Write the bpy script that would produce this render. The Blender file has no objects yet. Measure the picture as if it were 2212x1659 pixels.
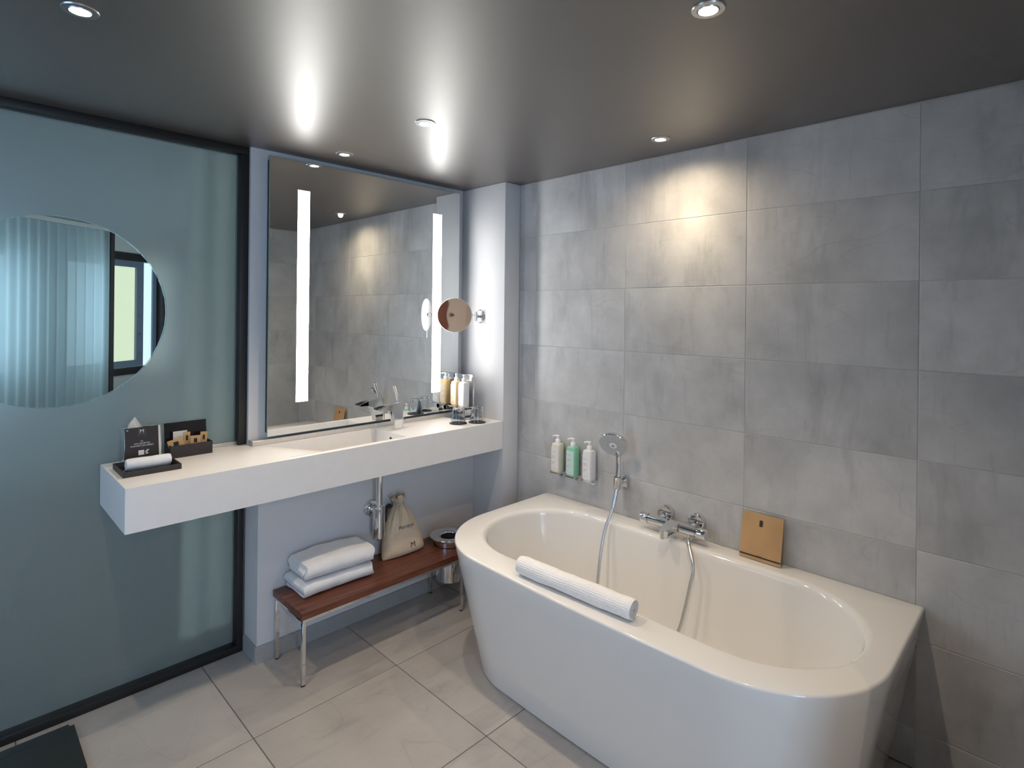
import bpy, bmesh, math, random
from mathutils import Vector, Matrix, noise as mnoise
random.seed(7)
S = bpy.context.scene
C = S.collection
PI = math.pi

# ------------------------------------------------------------------ camera
F, CXP, CYP, YAW, ROLL = 1219.56, 1106.0, 675.74, 0.7905, 0.0107
cam = bpy.data.cameras.new('camera')
camo = bpy.data.objects.new('camera', cam)
C.objects.link(camo)
r_ = Vector((math.cos(YAW), -math.sin(YAW), 0)); up = Vector((0, 0, 1)); fw = Vector((math.sin(YAW), math.cos(YAW), 0))
rx = math.cos(ROLL) * r_ + math.sin(ROLL) * up
ry = -math.sin(ROLL) * r_ + math.cos(ROLL) * up
M = Matrix.Identity(4)
for i in range(3):
    M[i][0] = rx[i]; M[i][1] = ry[i]; M[i][2] = -fw[i]
M.translation = Vector((-2.3119, -2.5971, 1.5192))
camo.matrix_world = M
cam.sensor_width = 36.0
cam.lens = 36.0 * F / 2212
cam.shift_x = 0.0
cam.shift_y = -(1659 / 2 - CYP) / 2212
cam.clip_start = 0.02
S.camera = camo

# ------------------------------------------------------------------ world, light, exposure
S.view_settings.view_transform = 'Standard'
S.view_settings.look = 'None'
S.view_settings.gamma = 1.0
S.view_settings.use_curve_mapping = False
S.view_settings.exposure = 0.0
LED = 26.0            # light strips of the mirror
SPOT = 30.0           # ceiling downlights
DAY = 43.0            # daylight from the window in the rear wall
PANE = 2.5            # bright sky in the bedroom windows
w = bpy.data.worlds.new('World'); S.world = w
w.use_nodes = True
w.node_tree.nodes['Background'].inputs[0].default_value = (0.55, 0.75, 1.0, 1)
w.node_tree.nodes['Background'].inputs[1].default_value = 0.6
S.cycles.max_bounces = 7
S.cycles.diffuse_bounces = 3
S.cycles.glossy_bounces = 4
S.cycles.transmission_bounces = 7
S.cycles.transparent_max_bounces = 8
S.cycles.sample_clamp_indirect = 4.0
S.cycles.use_denoising = True
S.cycles.use_adaptive_sampling = True
S.cycles.adaptive_threshold = 0.06
S.cycles.adaptive_min_samples = 12

def area_light(name, loc, rot, sx, sy, power, col):
    l = bpy.data.lights.new(name, 'AREA'); l.shape = 'RECTANGLE'; l.size = sx; l.size_y = sy
    l.energy = power; l.color = col
    o = bpy.data.objects.new(name, l); C.objects.link(o); o.location = loc; o.rotation_euler = rot
    return o
# daylight entering through window_1 in the rear wall
area_light('window_daylight', (-2.38, -4.59, 1.18), (PI / 2, 0, 0), 0.74, 1.80, DAY, (0.48, 0.71, 1.0))
area_light('added_side_light', (-3.19, -0.95, 1.22), (0, -PI / 2, 0), 1.5, 1.0, DAY * 0.24, (0.40, 0.66, 1.0))   # window_6 in the left wall, unseen and added to light the tub blue
# added unseen fill that brightens the bedroom, behind the etched glass
area_light('bedroom_fill', (1.12, 2.3, 1.55), (0, PI / 2, 0), 1.5, 3.4, 32.0, (0.90, 0.95, 1.0))

# ------------------------------------------------------------------ materials
MATS = {}
def mat(name, col, rough=0.5, metal=0.0, spec=0.5, **kw):
    m = bpy.data.materials.new(name); m.use_nodes = True
    b = m.node_tree.nodes['Principled BSDF']
    b.inputs['Base Color'].default_value = (*col, 1)
    b.inputs['Roughness'].default_value = rough
    b.inputs['Metallic'].default_value = metal
    b.inputs['Specular IOR Level'].default_value = spec
    for k, v in kw.items():
        b.inputs[k.replace('_', ' ')].default_value = v
    MATS[name] = m
    return m
def nt(m): return m.node_tree.nodes, m.node_tree.links
def vary(m, scale=8.0, lo=0.9, hi=1.06, stretch=(1, 1, 1), bump=0.0, bscale=None, detail=5.0):
    """multiply the base colour with soft noise and add fine relief"""
    N, L = nt(m); b = N['Principled BSDF']
    tc = N.new('ShaderNodeTexCoord'); mp = N.new('ShaderNodeMapping'); mp.inputs['Scale'].default_value = stretch
    L.new(tc.outputs['Object'], mp.inputs['Vector'])
    n = N.new('ShaderNodeTexNoise'); n.inputs['Scale'].default_value = scale; n.inputs['Detail'].default_value = detail
    L.new(mp.outputs[0], n.inputs['Vector'])
    mr = N.new('ShaderNodeMapRange'); mr.inputs['From Min'].default_value = 0.3; mr.inputs['From Max'].default_value = 0.7
    mr.inputs['To Min'].default_value = lo; mr.inputs['To Max'].default_value = hi
    L.new(n.outputs['Fac'], mr.inputs['Value'])
    mx = N.new('ShaderNodeVectorMath'); mx.operation = 'SCALE'
    mx.inputs[0].default_value = b.inputs['Base Color'].default_value[:3]
    L.new(mr.outputs[0], mx.inputs['Scale']); L.new(mx.outputs[0], b.inputs['Base Color'])
    if bump:
        n2 = N.new('ShaderNodeTexNoise'); n2.inputs['Scale'].default_value = bscale or scale * 6; n2.inputs['Detail'].default_value = 3
        L.new(mp.outputs[0], n2.inputs['Vector'])
        bp = N.new('ShaderNodeBump'); bp.inputs['Strength'].default_value = bump; bp.inputs['Distance'].default_value = 0.002
        L.new(n2.outputs['Fac'], bp.inputs['Height']); L.new(bp.outputs[0], b.inputs['Normal'])
    return m

def concrete(name, c0, c1, rough, streak):
    """cement-look tile: clouds, fine scratches and a small difference from tile to tile"""
    m = mat(name, c0, rough); N, L = nt(m); b = N['Principled BSDF']
    geo = N.new('ShaderNodeNewGeometry'); oi = N.new('ShaderNodeObjectInfo')
    rv = N.new('ShaderNodeVectorMath'); rv.operation = 'SCALE'; rv.inputs[0].default_value = (17.0, 31.0, 23.0)
    L.new(oi.outputs['Random'], rv.inputs['Scale'])
    ad = N.new('ShaderNodeVectorMath'); ad.operation = 'ADD'
    L.new(geo.outputs['Position'], ad.inputs[0]); L.new(rv.outputs[0], ad.inputs[1])
    n1 = N.new('ShaderNodeTexNoise'); n1.inputs['Scale'].default_value = 3.2; n1.inputs['Detail'].default_value = 9; n1.inputs['Roughness'].default_value = 0.62
    L.new(ad.outputs[0], n1.inputs['Vector'])
    rp = N.new('ShaderNodeValToRGB'); rp.color_ramp.elements[0].position = 0.30; rp.color_ramp.elements[1].position = 0.70
    rp.color_ramp.elements[0].color = (*c0, 1); rp.color_ramp.elements[1].color = (*c1, 1)
    L.new(n1.outputs['Fac'], rp.inputs['Fac'])
    def scratch(st, sc, lo, hi, depth):
        mp = N.new('ShaderNodeMapping'); mp.inputs['Scale'].default_value = st; mp.inputs['Rotation'].default_value = (0.5, 0.3, 0.7) if st[0] == 1.01 else (0, 0, 0)
        L.new(ad.outputs[0], mp.inputs['Vector'])
        n = N.new('ShaderNodeTexNoise'); n.inputs['Scale'].default_value = sc; n.inputs['Detail'].default_value = 4; n.inputs['Roughness'].default_value = 0.7; n.inputs['Distortion'].default_value = 0.35
        L.new(mp.outputs[0], n.inputs['Vector'])
        mr = N.new('ShaderNodeMapRange'); mr.inputs['From Min'].default_value = lo; mr.inputs['From Max'].default_value = hi
        mr.inputs['To Min'].default_value = 1 - depth; mr.inputs['To Max'].default_value = 1.0
        L.new(n.outputs['Fac'], mr.inputs['Value'])
        return mr
    s1 = scratch(streak, 6.0, 0.32, 0.46, 0.16)
    s2 = scratch((1.01, 9.0, 1.0), 5.0, 0.30, 0.40, 0.10)
    vn = N.new('ShaderNodeTexNoise'); vn.inputs['Scale'].default_value = 4.5; vn.inputs['Detail'].default_value = 1.0; vn.inputs['Distortion'].default_value = 0.1
    mpv = N.new('ShaderNodeMapping'); mpv.inputs['Scale'].default_value = (1.0, 0.35, 1.3); mpv.inputs['Rotation'].default_value = (0.8, 0.2, 0.3)
    L.new(ad.outputs[0], mpv.inputs['Vector']); L.new(mpv.outputs[0], vn.inputs['Vector'])
    c1_ = N.new('ShaderNodeMath'); c1_.operation = 'SUBTRACT'; L.new(vn.outputs['Fac'], c1_.inputs[0]); c1_.inputs[1].default_value = 0.56
    c2_ = N.new('ShaderNodeMath'); c2_.operation = 'ABSOLUTE'; L.new(c1_.outputs[0], c2_.inputs[0])
    c3_ = N.new('ShaderNodeMapRange'); c3_.inputs['From Min'].default_value = 0.0; c3_.inputs['From Max'].default_value = 0.005; c3_.inputs['To Min'].default_value = 0.91; c3_.inputs['To Max'].default_value = 1.0
    L.new(c2_.outputs[0], c3_.inputs['Value'])
    mr3 = N.new('ShaderNodeMapRange'); mr3.inputs['To Min'].default_value = 0.94; mr3.inputs['To Max'].default_value = 1.05
    L.new(oi.outputs['Random'], mr3.inputs['Value'])
    mu = N.new('ShaderNodeMath'); mu.operation = 'MULTIPLY'; L.new(s1.outputs[0], mu.inputs[0]); L.new(s2.outputs[0], mu.inputs[1])
    mu2 = N.new('ShaderNodeMath'); mu2.operation = 'MULTIPLY'; L.new(mu.outputs[0], mu2.inputs[0]); L.new(mr3.outputs[0], mu2.inputs[1])
    mu3 = N.new('ShaderNodeMath'); mu3.operation = 'MULTIPLY'; L.new(mu2.outputs[0], mu3.inputs[0]); L.new(c3_.outputs[0], mu3.inputs[1]); mu2 = mu3
    sc = N.new('ShaderNodeVectorMath'); sc.operation = 'SCALE'; L.new(rp.outputs[0], sc.inputs[0]); L.new(mu2.outputs[0], sc.inputs['Scale'])
    L.new(sc.outputs[0], b.inputs['Base Color'])
    bp = N.new('ShaderNodeBump'); bp.inputs['Strength'].default_value = 0.12; bp.inputs['Distance'].default_value = 0.002
    L.new(n1.outputs['Fac'], bp.inputs['Height']); L.new(bp.outputs[0], b.inputs['Normal'])
    return m

def emit(name, col, strength):
    m = bpy.data.materials.new(name); m.use_nodes = True
    N, L = nt(m); N.clear()
    e = N.new('ShaderNodeEmission'); e.inputs[0].default_value = (*col, 1); e.inputs[1].default_value = strength
    o = N.new('ShaderNodeOutputMaterial'); L.new(e.outputs[0], o.inputs[0]); MATS[name] = m
    return m

concrete('wall_tile', (0.39, 0.388, 0.388), (0.60, 0.597, 0.597), 0.5, (1.0, 1.0, 0.22))
concrete('floor_tile', (0.37, 0.345, 0.32), (0.47, 0.44, 0.41), 0.42, (0.25, 1.0, 1.0))
concrete('skirting', (0.30, 0.30, 0.30), (0.38, 0.38, 0.38), 0.5, (0.3, 1.0, 1.0))
vary(mat('grout', (0.50, 0.50, 0.49), 0.9), 40, 0.9, 1.05)
vary(mat('floor_grout', (0.13, 0.125, 0.12), 0.9), 40, 0.9, 1.05)
vary(mat('white_paint', (0.66, 0.655, 0.665), 0.6), 6, 0.97, 1.02, bump=0.05, bscale=160)
vary(mat('warm_paint', (0.50, 0.44, 0.42), 0.6), 6, 0.96, 1.03)
vary(mat('ceiling', (0.074, 0.056, 0.046), 0.40, spec=1.0, Coat_Weight=0.8, Coat_Roughness=0.46, Coat_IOR=1.6), 3, 0.94, 1.05, bump=0.04, bscale=90)
vary(mat('counter', (0.80, 0.785, 0.775), 0.32), 30, 0.985, 1.01)
mat('acrylic', (0.80, 0.785, 0.765), 0.09, spec=0.5, Coat_Weight=0.35, Coat_Roughness=0.04)
vary(MATS['acrylic'], 3, 0.99, 1.01)
mat('chrome', (0.78, 0.79, 0.80), 0.07, 1.0)
vary(MATS['chrome'], 20, 0.97, 1.02)
mat('satin_chrome', (0.62, 0.62, 0.62), 0.28, 1.0)
vary(MATS['satin_chrome'], 60, 0.95, 1.03)
vary(mat('upstand', (0.72, 0.69, 0.66), 0.42, 0.7), 60, 0.95, 1.03)
mat('mirror', (0.80, 0.82, 0.81), 0.015, 1.0)
mat('glass_edge', (0.30, 0.62, 0.52), 0.15, Transmission_Weight=0.3)
mat('black_metal', (0.012, 0.011, 0.011), 0.45)
mat('black_lacquer', (0.010, 0.009, 0.010), 0.12)
vary(mat('dark_leather', (0.030, 0.024, 0.022), 0.5), 60, 0.8, 1.2, bump=0.3, bscale=400)
vary(mat('wood', (0.150, 0.048, 0.024), 0.33), 7, 0.55, 1.35, stretch=(0.7, 9, 9), bump=0.05, bscale=60)
vary(mat('towel', (0.80, 0.80, 0.81), 0.95, Sheen_Weight=0.3), 14, 0.94, 1.04, bump=0.9, bscale=420)
vary(mat('cloth_beige', (0.66, 0.54, 0.40), 0.9), 10, 0.9, 1.06, bump=0.5, bscale=500)
vary(mat('kraft', (0.52, 0.32, 0.15), 0.75), 9, 0.88, 1.06, bump=0.15, bscale=60)
mat('print_black', (0.012, 0.010, 0.010), 0.6)
mat('print_white', (0.75, 0.74, 0.72), 0.6)
mat('print_grey', (0.35, 0.34, 0.34), 0.6)
mat('print_red', (0.55, 0.16, 0.16), 0.6)
mat('card_brown', (0.030, 0.021, 0.018), 0.45)
mat('paper', (0.74, 0.70, 0.66), 0.8)
mat('white_plastic', (0.86, 0.86, 0.86), 0.25)
mat('rubber', (0.02, 0.02, 0.02), 0.7)
mat('bottle_cream', (0.72, 0.68, 0.58), 0.28)
mat('bottle_green', (0.26, 0.60, 0.40), 0.25)
mat('bottle_white', (0.76, 0.76, 0.77), 0.28)
mat('bottle_amber', (0.80, 0.56, 0.27), 0.25)
mat('label_cream', (0.76, 0.73, 0.70), 0.4)
mat('label_green', (0.56, 0.70, 0.67), 0.4)
mat('label_white', (0.78, 0.78, 0.79), 0.4)
mat('label_amber', (0.80, 0.66, 0.50), 0.4)
mat('spray_face', (0.45, 0.47, 0.48), 0.4)
mat('scale_glass', (0.018, 0.018, 0.016), 0.18)
mat('display', (0.010, 0.010, 0.013), 0.25)
mat('dark_trim', (0.028, 0.026, 0.026), 0.4, 0.3)
mat('window_blue', (0.22, 0.30, 0.42), 0.45)
vary(mat('door_wood', (0.16, 0.06, 0.035), 0.4), 6, 0.7, 1.2, stretch=(6, 6, 0.6))
vary(mat('bedroom_paint', (0.66, 0.70, 0.70), 0.8), 5, 0.97, 1.02)
vary(mat('bedroom_carpet', (0.05, 0.046, 0.04), 0.95), 40, 0.85, 1.1)
emit('led', (1.0, 0.985, 0.95), LED)
emit('bulb', (1.0, 0.86, 0.66), 24.0)
emit('sky_pane', (0.60, 0.84, 1.0), PANE)
emit('sunlit_pane', (0.86, 0.95, 0.70), 0.95)
emit('reveal_pane', (0.75, 0.92, 1.0), 1.2)
# waffle weave of the rolled bath mat
m = mat('waffle', (0.90, 0.89, 0.88), 0.95, Sheen_Weight=0.3); N, L = nt(m); b = N['Principled BSDF']
tc = N.new('ShaderNodeTexCoord'); mp = N.new('ShaderNodeMapping'); mp.inputs['Scale'].default_value = (1, 1, 1)
L.new(tc.outputs['UV'], mp.inputs['Vector'])
br = N.new('ShaderNodeTexVoronoi'); br.inputs['Scale'].default_value = 1.0; br.inputs['Randomness'].default_value = 0.0
L.new(mp.outputs[0], br.inputs['Vector'])
bp = N.new('ShaderNodeBump'); bp.inputs['Strength'].default_value = 0.75; bp.inputs['Distance'].default_value = 0.004
L.new(br.outputs['Distance'], bp.inputs['Height']); L.new(bp.outputs[0], b.inputs['Normal'])
# clear glass of the round pane, tumblers
def thin_glass(name, tint, refl):
    m = bpy.data.materials.new(name); m.use_nodes = True; N, L = nt(m); N.clear()
    t = N.new('ShaderNodeBsdfTransparent'); t.inputs[0].default_value = (*tint, 1)
    g = N.new('ShaderNodeBsdfGlossy'); g.inputs['Roughness'].default_value = 0.01
    fr = N.new('ShaderNodeFresnel'); fr.inputs[0].default_value = 1.45
    mx = N.new('ShaderNodeMixShader'); L.new(fr.outputs[0], mx.inputs[0]); L.new(t.outputs[0], mx.inputs[1]); L.new(g.outputs[0], mx.inputs[2])
    o = N.new('ShaderNodeOutputMaterial'); L.new(mx.outputs[0], o.inputs[0]); MATS[name] = m
thin_glass('clear_pane', (0.93, 0.98, 0.98), 1)
mat('tumbler_glass', (0.97, 0.98, 0.98), 0.02, Transmission_Weight=1.0, IOR=1.45)
# etched glass: scatters what stands behind it
m = bpy.data.materials.new('frosted_glass'); m.use_nodes = True; N, L = nt(m); N.clear(); MATS['frosted_glass'] = m
rf = N.new('ShaderNodeBsdfRefraction'); rf.inputs['Color'].default_value = (0.95, 0.985, 0.985, 1); rf.inputs['Roughness'].default_value = 0.5; rf.inputs['IOR'].default_value = 1.16
tl = N.new('ShaderNodeBsdfTranslucent'); tl.inputs['Color'].default_value = (0.80, 0.90, 0.90, 1)
df = N.new('ShaderNodeBsdfDiffuse'); df.inputs['Color'].default_value = (0.40, 0.46, 0.46, 1)
gl = N.new('ShaderNodeBsdfGlossy'); gl.inputs['Roughness'].default_value = 0.28
lw = N.new('ShaderNodeFresnel'); lw.inputs[0].default_value = 1.30
m0 = N.new('ShaderNodeMixShader'); m0.inputs[0].default_value = 0.35; L.new(rf.outputs[0], m0.inputs[1]); L.new(tl.outputs[0], m0.inputs[2])
m1 = N.new('ShaderNodeMixShader'); m1.inputs[0].default_value = 0.28; L.new(m0.outputs[0], m1.inputs[1]); L.new(df.outputs[0], m1.inputs[2])
m2 = N.new('ShaderNodeMixShader'); L.new(lw.outputs[0], m2.inputs[0]); L.new(m1.outputs[0], m2.inputs[1]); L.new(gl.outputs[0], m2.inputs[2])
o = N.new('ShaderNodeOutputMaterial'); L.new(m2.outputs[0], o.inputs[0])
# sheer curtains
def sheer(name, dcol, tcol):
    m = bpy.data.materials.new(name); m.use_nodes = True; N, L = nt(m); N.clear(); MATS[name] = m
    d1 = N.new('ShaderNodeBsdfDiffuse'); d1.inputs[0].default_value = (*dcol, 1)
    t1 = N.new('ShaderNodeBsdfTranslucent'); t1.inputs[0].default_value = (*tcol, 1)
    tr = N.new('ShaderNodeBsdfTransparent')
    a1 = N.new('ShaderNodeMixShader'); a1.inputs[0].default_value = 0.55; L.new(d1.outputs[0], a1.inputs[1]); L.new(t1.outputs[0], a1.inputs[2])
    a2 = N.new('ShaderNodeMixShader'); a2.inputs[0].default_value = 0.04; L.new(a1.outputs[0], a2.inputs[1]); L.new(tr.outputs[0], a2.inputs[2])
    o = N.new('ShaderNodeOutputMaterial'); L.new(a2.outputs[0], o.inputs[0])
sheer('sheer', (0.62, 0.70, 0.72), (0.72, 0.82, 0.85))
sheer('sheer_green', (0.70, 0.74, 0.66), (0.84, 0.88, 0.76))

# ------------------------------------------------------------------ mesh helpers
def V(*a): return Vector(a)
def box(bm, x0, x1, y0, y1, z0, z1, bev=0.0, seg=2):
    x0, x1 = min(x0, x1), max(x0, x1); y0, y1 = min(y0, y1), max(y0, y1); z0, z1 = min(z0, z1), max(z0, z1)
    v = [bm.verts.new(p) for p in ((x0, y0, z0), (x1, y0, z0), (x1, y1, z0), (x0, y1, z0), (x0, y0, z1), (x1, y0, z1), (x1, y1, z1), (x0, y1, z1))]
    f = [bm.faces.new([v[i] for i in q]) for q in ((0, 3, 2, 1), (4, 5, 6, 7), (0, 1, 5, 4), (1, 2, 6, 5), (2, 3, 7, 6), (3, 0, 4, 7))]
    if bev:
        e = list({e for ff in f for e in ff.edges})
        bmesh.ops.bevel(bm, geom=e, offset=bev, segments=seg, affect='EDGES', clamp_overlap=True, profile=0.5)
    return bm
def frame_of(d):
    d = d.normalized(); a = V(0, 0, 1) if abs(d.z) < 0.9 else V(1, 0, 0)
    u = d.cross(a).normalized(); return u, d.cross(u).normalized()
def loft(bm, loops, cap0=True, cap1=True, closed=True):
    R = [[bm.verts.new(p) for p in lp] for lp in loops]
    n = len(R[0])
    for a, b_ in zip(R, R[1:]):
        for i in range(n if closed else n - 1):
            j = (i + 1) % n
            bm.faces.new((a[i], a[j], b_[j], b_[i]))
    if cap0: bm.faces.new(list(reversed(R[0])))
    if cap1: bm.faces.new(R[-1])
    return R
def cyl(bm, p0, p1, r0, r1=None, seg=28, caps=True):
    p0, p1 = Vector(p0), Vector(p1); r1 = r0 if r1 is None else r1
    u, v = frame_of(p1 - p0)
    lp = [[p + r * (math.cos(t) * u + math.sin(t) * v) for t in [2 * PI * i / seg for i in range(seg)]] for p, r in ((p0, r0), (p1, r1))]
    loft(bm, lp, caps, caps)
def lathe(bm, prof, origin=(0, 0, 0), axis=(0, 0, 1), seg=40, cap0=True, cap1=True):
    o = Vector(origin); a = Vector(axis).normalized(); u, v = frame_of(a)
    lp = [[o + a * z + r * (math.cos(t) * u + math.sin(t) * v) for t in [2 * PI * i / seg for i in range(seg)]] for r, z in prof]
    loft(bm, lp, cap0, cap1)
def tube(bm, pts, r, seg=12, caps=True):
    pts = [Vector(p) for p in pts]; lp = []
    u = None
    for i, p in enumerate(pts):
        d = (pts[min(i + 1, len(pts) - 1)] - pts[max(i - 1, 0)]).normalized()
        if u is None: u, _ = frame_of(d)
        u = (u - d * u.dot(d)).normalized(); v = d.cross(u)
        rr = r[i] if isinstance(r, (list, tuple)) else r
        lp.append([p + rr * (math.cos(t) * u + math.sin(t) * v) for t in [2 * PI * k / seg for k in range(seg)]])
    loft(bm, lp, caps, caps)
def smooth_path(pts, n=8):
    pts = [Vector(p) for p in pts]; out = []
    P = [2 * pts[0] - pts[1]] + pts + [2 * pts[-1] - pts[-2]]
    for i in range(1, len(P) - 2):
        for k in range(n):
            t = k / n; a, b_, c, d = P[i - 1], P[i], P[i + 1], P[i + 2]
            out.append(0.5 * ((2 * b_) + (c - a) * t + (2 * a - 5 * b_ + 4 * c - d) * t * t + (3 * b_ - a - 3 * c + d) * t ** 3))
    out.append(pts[-1]); return out
def prism(bm, poly, f0, f1, bev=0.0, seg=2):
    """poly: 2-d points; f0/f1 map a point to the two ends"""
    a = [bm.verts.new(f0(*p)) for p in poly]; b_ = [bm.verts.new(f1(*p)) for p in poly]
    n = len(poly); fs = [bm.faces.new(a), bm.faces.new(list(reversed(b_)))]
    for i in range(n):
        j = (i + 1) % n; fs.append(bm.faces.new((a[j], a[i], b_[i], b_[j])))
    if bev:
        e = list({e for ff in fs[:2] for e in ff.edges})
        bmesh.ops.bevel(bm, geom=e, offset=bev, segments=seg, affect='EDGES', clamp_overlap=True)
    return bm
def strip(bm, path, th, x0, x1, nx, mapf, jit=0.0, taper=0.0, seed=0.0, uvs=None):
    """a thick cloth strip whose cross-section follows a 2-d path, drawn out along a third axis"""
    n = len(path); A, B = [], []
    for i, p in enumerate(path):
        d = (path[min(i + 1, n - 1)] - path[max(i - 1, 0)]).normalized(); nn = Vector((-d.y, d.x))
        A.append(p + nn * th / 2); B.append(p - nn * th / 2)
    ring = A + list(reversed(B)); m = len(ring); loops = []
    for k in range(nx + 1):
        t = k / nx; x = x0 + (x1 - x0) * t; lp = []
        e = 1.0 - taper * max(0.0, 1 - min(t, 1 - t) / 0.06) ** 2
        for q in ring:
            P = mapf(x, q.x * e, q.y * e)
            if jit:
                P = P + jit * mnoise.noise_vector(Vector((P.x * 16 + seed, P.y * 16, P.z * 22))) + 0.35 * jit * mnoise.noise_vector(Vector((P.x * 60, P.y * 60 + seed, P.z * 60)))
            lp.append(P)
        loops.append(lp)
    R = loft(bm, loops, False, False)
    for lp, rev in ((R[0], True), (R[-1], False)):
        for i in range(n - 1):
            q = (lp[i], lp[i + 1], lp[m - 2 - i], lp[m - 1 - i])
            bm.faces.new(q if rev else q[::-1])
    return R

# ------------------------------------------------------------------ object helpers
WL = {}
def obj(name, bm, material, parent=None, smooth=0.0, origin=None):
    if isinstance(material, str): material = MATS[material]
    bmesh.ops.recalc_face_normals(bm, faces=bm.faces[:])
    base = WL[parent] if parent is not None else Vector((0, 0, 0))
    og = Vector(origin) if origin is not None else base
    if og.length: bmesh.ops.translate(bm, verts=bm.verts[:], vec=-og)
    me = bpy.data.meshes.new(name); bm.to_mesh(me); bm.free(); me.materials.append(material)
    if smooth:
        for p in me.polygons: p.use_smooth = True
        me.set_sharp_from_angle(angle=math.radians(smooth))
    o = bpy.data.objects.new(name, me); C.objects.link(o)
    if parent is not None: o.parent = parent
    o.location = og - base; WL[o] = og
    return o
def tag(o, label, cat, group=None, kind=None):
    o['label'] = label; o['category'] = cat
    if group: o['group'] = group
    if kind: o['kind'] = kind
    return o
def thing(name, label, cat, loc, group=None):
    o = bpy.data.objects.new(name, None); o.empty_display_size = 0.05; C.objects.link(o); o.location = loc; WL[o] = Vector(loc)
    return tag(o, label, cat, group)
def struct(o): o['kind'] = 'structure'; return o
def B(): return bmesh.new()
def bx(name, material, parent, *a, bev=0.0, seg=2, smooth=0.0):
    return obj(name, box(B(), *a, bev=bev, seg=seg), material, parent, smooth or (40 if bev else 0))
def text(name, body, size, material, parent, origin, xdir, ydir, align='CENTER', lift=0.0004, spacing=1.0):
    cu = bpy.data.curves.new(name, 'FONT'); cu.body = body; cu.size = size; cu.align_x = align; cu.align_y = 'CENTER'
    cu.extrude = 0.0002; cu.resolution_u = 2; cu.space_character = spacing
    t = bpy.data.objects.new(name, cu); me = bpy.data.meshes.new_from_object(t)
    bpy.data.objects.remove(t); bpy.data.curves.remove(cu)
    bm = B(); bm.from_mesh(me); bpy.data.meshes.remove(me)
    X = Vector(xdir).normalized(); Y = Vector(ydir).normalized(); Z = X.cross(Y)
    mm = Matrix.Identity(4)
    for i in range(3): mm[i][0] = X[i]; mm[i][1] = Y[i]; mm[i][2] = Z[i]
    mm.translation = Vector(origin) + Z * lift
    bm.transform(mm)
    return obj(name, bm, material, parent)

# ------------------------------------------------------------------ key sizes
H = 2.245                     # ceiling
YF = -0.3665                  # front of pillar and washstand
XP = -0.1192                  # pillar face
XL = -1.3485                  # left end of the mirror wall
YLW = -0.121                  # face of the lower wall
CT, CB = 0.919, 0.766         # washstand top and underside
MY = -0.055                   # mirror face
GY = 0.060                    # face of the etched glass

# ------------------------------------------------------------------ setting
def tile_piece(sx, sy, sz, bev=0.0016):
    bm = box(B(), -sx / 2, sx / 2, -sy / 2, sy / 2, -sz / 2, sz / 2, bev=bev, seg=1)
    me = bpy.data.meshes.new('tile'); bmesh.ops.recalc_face_normals(bm, faces=bm.faces[:]); bm.to_mesh(me); bm.free(); return me
TILES = {}
def add_tile(name, parent, x0, x1, y0, y1, z0, z1, material):
    key = (round(x1 - x0, 3), round(y1 - y0, 3), round(z1 - z0, 3), material)
    if key not in TILES:
        me = tile_piece(*key[:3]); me.materials.append(MATS[material]); TILES[key] = me
    o = bpy.data.objects.new(name, TILES[key]); C.objects.link(o); o.parent = parent
    o.location = Vector(((x0 + x1) / 2, (y0 + y1) / 2, (z0 + z1) / 2)) - WL[parent]
    return o
G = 0.0016   # half a joint
# floor
XJ = [-3.20, -2.716, -2.119, -1.522, -0.925, -0.328, 0.0]
YJ = [-4.60, -3.968, -3.398, -2.828, -2.258, -1.688, -1.118, -0.548, 0.022]
floor = struct(bx('floor', 'floor_grout', None, -3.4, 0.18, -4.8, 0.10, -0.12, -0.0012))
for i in range(len(XJ) - 1):
    for j in range(len(YJ) - 1):
        add_tile('floor_tile', floor, XJ[i] + G, XJ[i + 1] - G, YJ[j] + G, YJ[j + 1] - G, -0.012, 0.0, 'floor_tile')
ceiling = struct(bx('ceiling', 'ceiling', None, -3.4, 0.18, -4.8, 0.10, H, H + 0.12))
# tiled wall on the right
ZJ = [0.0, 0.1322, 0.4342, 0.7362, 1.0382, 1.3402, 1.6422, 1.9442, H - 0.002]
wall_right = struct(bx('wall_right', 'grout', None, 0.0014, 0.16, -2.70, 0.10, 0.0, H))
YT = [-0.3665, -0.4915, -1.0726, -1.6537, -2.2348, -2.562]
for i in range(len(YT) - 1):
    for j in range(len(ZJ) - 1):
        add_tile('wall_tile', wall_right, 0.0, 0.011, YT[i + 1] + 0.001, YT[i] - 0.001, ZJ[j] + 0.001, ZJ[j + 1] - 0.001, 'wall_tile')
# tiled wall beside the camera, seen in the mirror
wall_front = struct(bx('wall_front', 'grout', None, -1.0, 0.0, -2.70, -2.5644, 0.0, H))
XT = [0.0, -0.45, -1.0]
for i in range(2):
    for j in range(len(ZJ) - 1):
        add_tile('wall_tile', wall_front, XT[i + 1] + 0.001, XT[i] - 0.001, -2.574, -2.563, ZJ[j] + 0.001, ZJ[j + 1] - 0.001, 'wall_tile')
for j in range(len(ZJ) - 1):
    add_tile('wall_tile', wall_front, -1.0115, -1.0005, -2.70, -2.5630, ZJ[j] + 0.001, ZJ[j + 1] - 0.001, 'wall_tile')
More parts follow.
